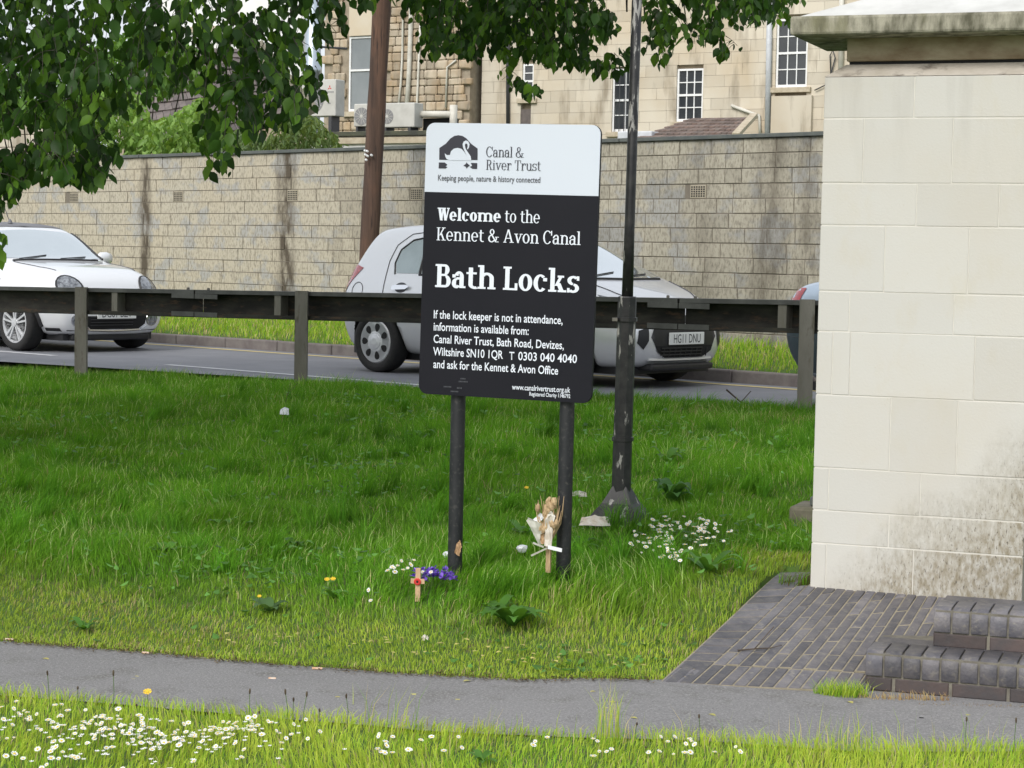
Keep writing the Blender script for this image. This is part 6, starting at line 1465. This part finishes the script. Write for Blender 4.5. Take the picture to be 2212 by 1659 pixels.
# brown tuft caught on the left post
a2, z2 = GF_.uv(990, 1180, .01); bt = GF_.w(a2, .012, z2); tf = thing('dry_leaf_scrap', 'brown dry leaf scrap stuck to the left sign post', 'leaf', bt, -GF_.th)
crumple([(-.016, -.004, -.03), (.008, -.004, -.045), (.016, -.006, .0), (.01, -.004, .03), (-.006, -.006, .012)], M['tan'], 'dry_leaf', tf, .005)
# cups and scraps
def scrap(x, y, w_, h_, m, label, name='litter', amp=.006, lift=.03, tilt=.6):
    p = gsight(x, y+8); o = thing(name, label, 'litter', p+Vector((0, 0, lift)))
    crumple([(-w_/2, 0, 0), (w_/2, -.01, .0), (w_/2*.8, h_*tilt, h_*.8), (0, h_*tilt, h_), (-w_/2*.85, h_*tilt, h_*.75)], m, 'crumpled_sheet', o, amp); return o
def ball(x, y, r_, m, label, name='litter'):
    p = gsight(x, y); o = thing(name, label, 'litter', p+Vector((0, -.04, r_*.8+.035)))
    b = MB().lathe([(.0, -r_), (r_*.6, -r_*.8), (r_, 0), (r_*.8, r_*.55), (r_*.3, r_*.8), (0, r_*.82)], 12); b.v = [(v[0]*1.3+rnd(-.004, .004), v[1]+rnd(-.004, .004), v[2]+rnd(-.003, .003)) for v in b.v]; b.build('crumpled_cup', m, o)
ball(1127, 1206, .021, M['ribbon'], 'crushed white plastic cup left of the dried bouquet'); ball(966, 1218, .017, M['ribbon'], 'white plastic scrap just behind the left sign post')
scrap(614, 905, .07, .05, M['ribbon'], 'white plastic litter high on the bank at left', lift=.06)
scrap(1352, 1108, .09, .10, M['film2'], 'pale striped plastic bag against the foot of the lamp post', lift=.04, tilt=.3)
scrap(1285, 1140, .16, .05, M['film2'], 'old grey paper lying left of the lamp post foot', lift=.03)
scrap(1250, 1092, .09, .03, M['film'], 'strip of pale plastic right of the right sign post', lift=.07)
scrap(918, 1378, .03, .02, M['film2'], 'tiny white scrap on the bare soil below the sign', lift=.005)
M['leaf_y'] = mat('fallen_leaf_yellow', (.42, .42, .10), (.5, .42, .14), .6, 60, vary=.2); M['butt'] = mat('cigarette_filter', (.62, .36, .2), (.7, .6, .5), .8, 60)
lm = MB(); lm.add([(0.014*math.cos(a)*(1.3 if abs(math.cos(a)) > .9 else 1), .011*math.sin(a), .002+.004*abs(math.sin(a))) for a in np.linspace(0, 2*math.pi, 11)[:-1]], [tuple(range(10))]); lme = lm.mesh('fallen_leaf', M['leaf_y'])
def fleaf(p, label, group): tag(link('fallen_leaf', lme, None, p+Vector((0, 0, .008)), rnd(0, 6), sc=(rnd(.55, 1.05),)*3), label, 'leaf', group)
for x, y in region([(330, 1405), (1400, 1468), (1390, 1440), (900, 1390), (500, 1385)], 46):
    p = gsight(x, y); p.z += .03; fleaf(p, 'small yellow fallen leaf on the mown strip beside the path', 'fallen leaves beside the path')
for x, y in region([(20, 1400), (900, 1470), (1500, 1500), (2100, 1540), (2100, 1580), (1200, 1560), (100, 1470)], 14):
    q_ = onpath(x, y); fleaf(Vector((q_[0], q_[1], float(pz(q_[0])))), 'pale fallen leaf lying on the grey path', 'fallen leaves on the path')
def butt(x, y, label, L=.028, m='butt'):
    q_ = onpath(x, y); o = MB().tube([(-L/2, 0, 0), (L/2, .003, 0)], .0045, 8).build('cigarette_butt', M[m], None, loc=(q_[0], q_[1], float(pz(q_[0]))+.011), rz=rnd(-.4, .4)); tag(o, label, 'litter')
butt(20, 1387, 'orange and white cigarette end at the left end of the path edge', .035); butt(314, 1416, 'tan cigarette end at the edge of the path at left'); butt(588, 1472, 'tan cigarette end in the middle of the path'); butt(685, 1450, 'long tan cigarette end at the far edge of the path', .04); butt(1990, 1558, 'small black pellet lying on the path at right', .016, 'dark')
# twigs at the crest and on the ramp
M['twig'] = mat('twig_bark', (.10, .075, .055), (.06, .045, .035), .9, 30)
def twig(p, pts, label, r_=.006):
    o = thing('twig', label, 'twig', p); MB().tube(pts, [r_*(1-.6*i/(len(pts)-1)) for i in range(len(pts))], 6).build('stem', M['twig'], o); MB().tube([pts[1], Vector(pts[1])+Vector((.08, .02, .09))], r_*.5, 5).build('side_shoot', M['twig'], o)
twig(gsight(1600, 885), [(-.12, 0, .16), (.0, .0, .06), (.1, -.02, .03), (.24, 0, .07)], 'dead twig lying near the barrier post at right', .008)
p = onramp(1640, 1408); twig(p+Vector((0, 0, .008)), [(-.09, -.02, 0), (-.02, .0, .004), (.05, .03, .003), (.10, .05, .012)], 'small dead twig on the brick ramp', .004)
twig(gsight(620, 880), [(-.02, 0, .0), (.0, 0, .1), (.03, 0, .2)], 'thin dry stalk on the bank left of the sign', .003)

# ================================================================== LEAVES: SHRUBS AND TREE
LW = [(0, 0), (.16, .27), (.45, .37), (.75, .2), (1, 0)]
def leaf_verts(L, wd=.9):
    # blade hangs along -z, faces -y; a fold along the midrib
    V = [(0, 0, 0)]
    for t_, w_ in LW[1:4]: V += [(-w_*L*wd, -.07*L, -t_*L), (0, .02*L, -t_*L*1.02), (w_*L*wd, -.07*L, -t_*L)]
    V.append((0, -.05*L, -L)); return np.array(V)
LF_ = np.array([(0, 1, 2), (0, 2, 3), (1, 4, 5), (1, 5, 2), (2, 5, 6), (2, 6, 3), (4, 7, 8), (4, 8, 5), (5, 8, 9), (5, 9, 6), (7, 10, 8), (8, 10, 9)])
def euler_np(ax, ay, az): return np.array(Matrix.Rotation(az, 3, 'Z') @ Matrix.Rotation(ay, 3, 'Y') @ Matrix.Rotation(ax, 3, 'X'))
class Foliage:
    def __init__(s): s.V = []; s.C = []; s.n = 0
    def leaf(s, P, rot, L, c, wd=.9): s.V.append(leaf_verts(L, wd) @ rot.T+np.array(P)); s.C.append(c); s.n += 1
    def build(s, name, parent, off):
        V = np.concatenate(s.V)-np.array(off); F = (np.arange(s.n)[:, None, None]*11+LF_[None]).reshape(-1, 3); C = np.repeat(np.array(s.C), 11, 0)
        o = link(name, np_mesh(name, V, F, M['leaf'], C, True), parent); return o
M['bark'] = mat('tree_bark', (.06, .05, .04), (.035, .03, .025), .9, 12, bstr=.5)
def shrub(poly, Y, n_, label, pal, size, name='shrub', wd=.7):
    xs_ = [p[0] for p in poly]; ybot = max(p[1] for p in poly); cxm = sum(xs_)/len(xs_); base = at(cxm, ybot+40, Y); base.z = .75
    o = thing(name, label, 'shrub', base); f = Foliage()
    for x, y in region(poly, n_):
        yy = Y+rnd(-.9, .9); P = at(x, y, yy); c = np.array(pal[0])+(np.array(pal[1])-np.array(pal[0]))*rnd(0, 1); f.leaf(P, euler_np(rnd(-1.3, .9), rnd(-.8, .8), rnd(0, 6.28)), size*rnd(.6, 1.3), c*rnd(.75, 1.2), wd)
    f.build('foliage', o, base)['kind'] = 'stuff'
    st2 = MB()
    for x, y in region(poly, 9): P = at(x, y, Y+rnd(-.5, .5))-base; st2.tube([(rnd(-.2, .2), rnd(-.2, .2), 0), P*.5+Vector((0, 0, .2)), P], [.03, .02, .006], 5)
    so2 = st2.build('stems', M['bark'], o); so2['kind'] = 'stuff'
GP, GQ, GR = (.15, .29, .05), (.28, .43, .12), (.08, .18, .035)
shrub([(150, 320), (160, 230), (230, 190), (300, 200), (330, 260), (320, 330)], 31.2, 1300, 'bright green bush behind the wall below the dense leaves', (GP, GQ), .13)
shrub([(300, 330), (320, 265), (390, 235), (440, 205), (470, 260), (490, 318)], 30.2, 1200, 'rounded bush behind the wall left of the hanging spray', (GP, GQ), .12)
shrub([(470, 325), (490, 290), (540, 270), (570, 300), (580, 322)], 29.3, 500, 'low pale weeds behind the wall below the slate roof', ((.12, .2, .08), (.2, .28, .12)), .12, wd=.4)
shrub([(565, 322), (590, 275), (640, 240), (680, 250), (720, 285), (745, 318)], 28.6, 1000, 'feathery green bush behind the wall below the air conditioner', ((.10, .17, .05), (.2, .27, .10)), .13, wd=.35)
shrub([(-60, 330), (-40, 180), (60, 150), (170, 180), (190, 260), (150, 300), (60, 262)], 33.5, 1500, 'dark bush behind the wall at the far left', (GR, GP), .15)
shrub([(150, 240), (170, 100), (300, 60), (420, 90), (430, 180), (330, 210)], 35.0, 1600, 'tall bush in front of the slate roof', (GR, GP), .15)

MASK = [  # outline of the hanging foliage, (polygon, sprays, nearest, farthest)
 ([(-160, -260), (545, -260), (535, 55), (500, 110), (430, 150), (340, 165), (240, 195), (0, 215), (-160, 215)], 340, 8.4, 10.6),
 ([(-120, 195), (240, 190), (400, 150), (425, 200), (360, 225), (300, 235), (225, 265), (120, 285), (-120, 290)], 85, 8.6, 10.2),
 ([(-80, 330), (40, 330), (70, 300), (170, 268), (225, 280), (252, 345), (222, 392), (195, 412), (150, 388), (118, 398), (62, 384), (20, 430), (0, 470), (-80, 470)], 120, 8.6, 9.8),
 ([(-60, 470), (0, 440), (18, 470), (10, 560), (-60, 580)], 12, 8.6, 9.2),
 ([(470, 60), (640, -20), (700, 40), (692, 150), (702, 215), (650, 265), (590, 285), (560, 300), (512, 300), (498, 350), (478, 412), (452, 372), (425, 300), (445, 235), (405, 180)], 105, 9.0, 10.8),
 ([(540, -260), (880, -260), (872, 0), (822, 16), (795, 14), (742, 62), (726, 152), (705, 130), (650, 35), (560, 70)], 95, 9.4, 11.0),
 ([(865, -260), (1390, -260), (1370, -60), (1290, 0), (1318, 30), (1334, 66), (1322, 92), (1283, 88), (1262, 145), (1278, 165), (1235, 148), (1203, 150), (1135, 132), (1110, 140), (1092, 152), (1074, 122), (1025, 136), (985, 112), (962, 106), (912, 140), (905, 60), (870, 22)], 520, 11.2, 13.0),
 ([(1062, 150), (1100, 130), (1120, 170), (1172, 196), (1166, 206), (1126, 222), (1098, 190)], 14, 11.4, 12.0),
 ([(1276, 165), (1262, 140), (1310, 130), (1340, 100), (1372, 100), (1370, 150), (1312, 166)], 18, 11.4, 12.2),
 ([(1370, -260), (1760, -260), (1732, 8), (1702, 56), (1680, 60), (1655, 42), (1634, 60), (1600, 50), (1609, 67), (1597, 80), (1595, 138), (1560, 128), (1552, 98), (1496, 95), (1482, 106), (1450, 112), (1434, 148), (1396, 128), (1398, 80), (1392, 15)], 260, 11.2, 13.0)]
TB = Vector((-5.4, 11.6, 0)); TB.z = g1(TB.x, TB.y)
tree = thing('tree', 'large leafy tree whose branches hang into the top of the picture', 'tree', TB)
def limb(pts, r0_, r1_, name='branch'):
    pts = [Vector(p) for p in pts]; n = len(pts); MB().tube([p-TB for p in pts], [r0_+(r1_-r0_)*i/(n-1) for i in range(n)], 9).build(name, M['bark'], tree, smooth=True)
limb([TB-Vector((0, 0, .2)), TB+Vector((.05, 0, 1.4)), TB+Vector((.2, -.05, 2.9)), TB+Vector((.3, .1, 4.6)), TB+Vector((.1, .1, 6.4))], .25, .08, 'trunk')
limb([TB+Vector((.2, 0, 2.7)), (-4.2, 10.6, 3.7), (-2.8, 9.8, 3.85), (-1.4, 9.6, 3.75), (-.8, 9.7, 3.6)], .11, .02)
limb([TB+Vector((.25, 0, 3.2)), (-3.6, 11.8, 4.3), (-1.8, 12.1, 4.35), (.2, 12.3, 4.1), (1.6, 12.3, 3.75), (2.1, 12.2, 3.5)], .12, .015)
limb([TB+Vector((.25, 0, 3.6)), (-4.4, 10.0, 4.6), (-3.2, 9.0, 4.4), (-2.4, 8.7, 4.0)], .09, .02)
limb([TB+Vector((.2, .1, 4.0)), (-4.8, 13.0, 5.2), (-3.2, 14.0, 5.4)], .08, .02)
limb([(-1.8, 12.1, 4.35), (-1.0, 12.0, 3.9), (-.3, 12.0, 3.5)], .03, .008); limb([(.2, 12.3, 4.1), (.6, 12.0, 3.6), (.62, 11.9, 3.05)], .02, .005)
fol = Foliage(); twg = MB(); singles = []
Lm = {}
for mi_, (poly, ns, ya, yb_) in enumerate(MASK):
    near = mi_ < 6
    for x, y in region(poly, ns):
        Yd = rnd(ya, yb_); P = at(x, y, Yd)-Vector((0, 0, -.10)); a = rnd(0, 6.28); d = Vector((math.cos(a), math.sin(a), rnd(-.5, .1)))*.03
        tint = random.choices([np.array((.026, .068, .012)), np.array((.042, .105, .016)), np.array((.075, .16, .02)), np.array((.15, .29, .035))], [.30, .34, .24, .12])[0]
        pts = [P.copy()]; n_ = random.randint(7, 13)
        for k in range(n_):
            d = (d+Vector((rnd(-.006, .006), rnd(-.006, .006), -.007))).normalized()*.034; P = P+d; pts.append(P.copy())
            L = rnd(.034, .086); px_, py_ = proj(P-Vector((0, 0, L*.5)))
            if not pip(px_, py_, poly): continue
            sgn_ = 1 if k % 2 else -1; az = math.atan2(d.y, d.x)+sgn_*rnd(.6, 1.5)
            rot = euler_np(rnd(-.75, .25), rnd(-.4, .4)+sgn_*.3, az+rnd(-.7, .7)); c = tint*rnd(.72, 1.3)
            Pq = P+Vector((math.cos(az)*.02, math.sin(az)*.02, -.008))
            singles.append((Yd, Pq, rot, L, c, px_, py_))
        if len(pts) > 3:
            keep = [p for p in pts if pip(*proj(p), poly)]
            if len(keep) > 2: twg.tube(keep, [.0028]+[.0014]*(len(keep)-1), 4)
# the 300 that show largest: nearest leaves inside the frame
cand = [i for i, s in enumerate(singles) if 0 < s[5] < 2212 and 0 < s[6] < 640]; cand.sort(key=lambda i: -(singles[i][3]/singles[i][0])*(1+.25*(singles[i][6] > 60)))
pick = set(cand[:298]); lvar = {}
for i, (Yd, P, rot, L, c, _, _) in enumerate(singles):
    if i in pick:
        key = tuple(np.round(c/ .03).astype(int))
        if key not in lvar: lvar[key] = np_mesh('leaf', leaf_verts(1.0), LF_, M['leaf'], np.tile(c, (11, 1)), True)
        o = link('leaf', lvar[key], tree); o.matrix_basis = Matrix.Translation(P-TB) @ Matrix([list(r_) for r_ in rot]).to_4x4() @ Matrix.Scale(L, 4)
    else: fol.leaf(P, rot, L, c)
fo2 = fol.build('foliage', tree, TB); fo2['kind'] = 'stuff'
to2 = twg.build('twigs', M['bark'], tree)
for v in to2.data.vertices: v.co -= TB
to2['kind'] = 'stuff'
cr2 = Foliage()
for _ in range(26000):      # unseen rest of the tree, placed and thickened to shade the bank
    while True:
        u = Vector((rnd(-1, 1), rnd(-1, 1), rnd(-1, 1)))
        if .25 < u.length < 1: break
    P = Vector((-4.7+u.x*4.6, 11.8+u.y*6.2, 5.5+u.z*1.9))
    x, y = proj(P)
    if y > -40: continue
    if noise.noise(P*.9) < -.12: continue
    cr2.leaf(P, euler_np(rnd(-1.2, .6), rnd(-.6, .6), rnd(0, 6.28)), rnd(.13, .21), np.array((.045, .11, .018))*rnd(.6, 1.4))
cr2.build('shade_crown', tree, TB)['kind'] = 'stuff'
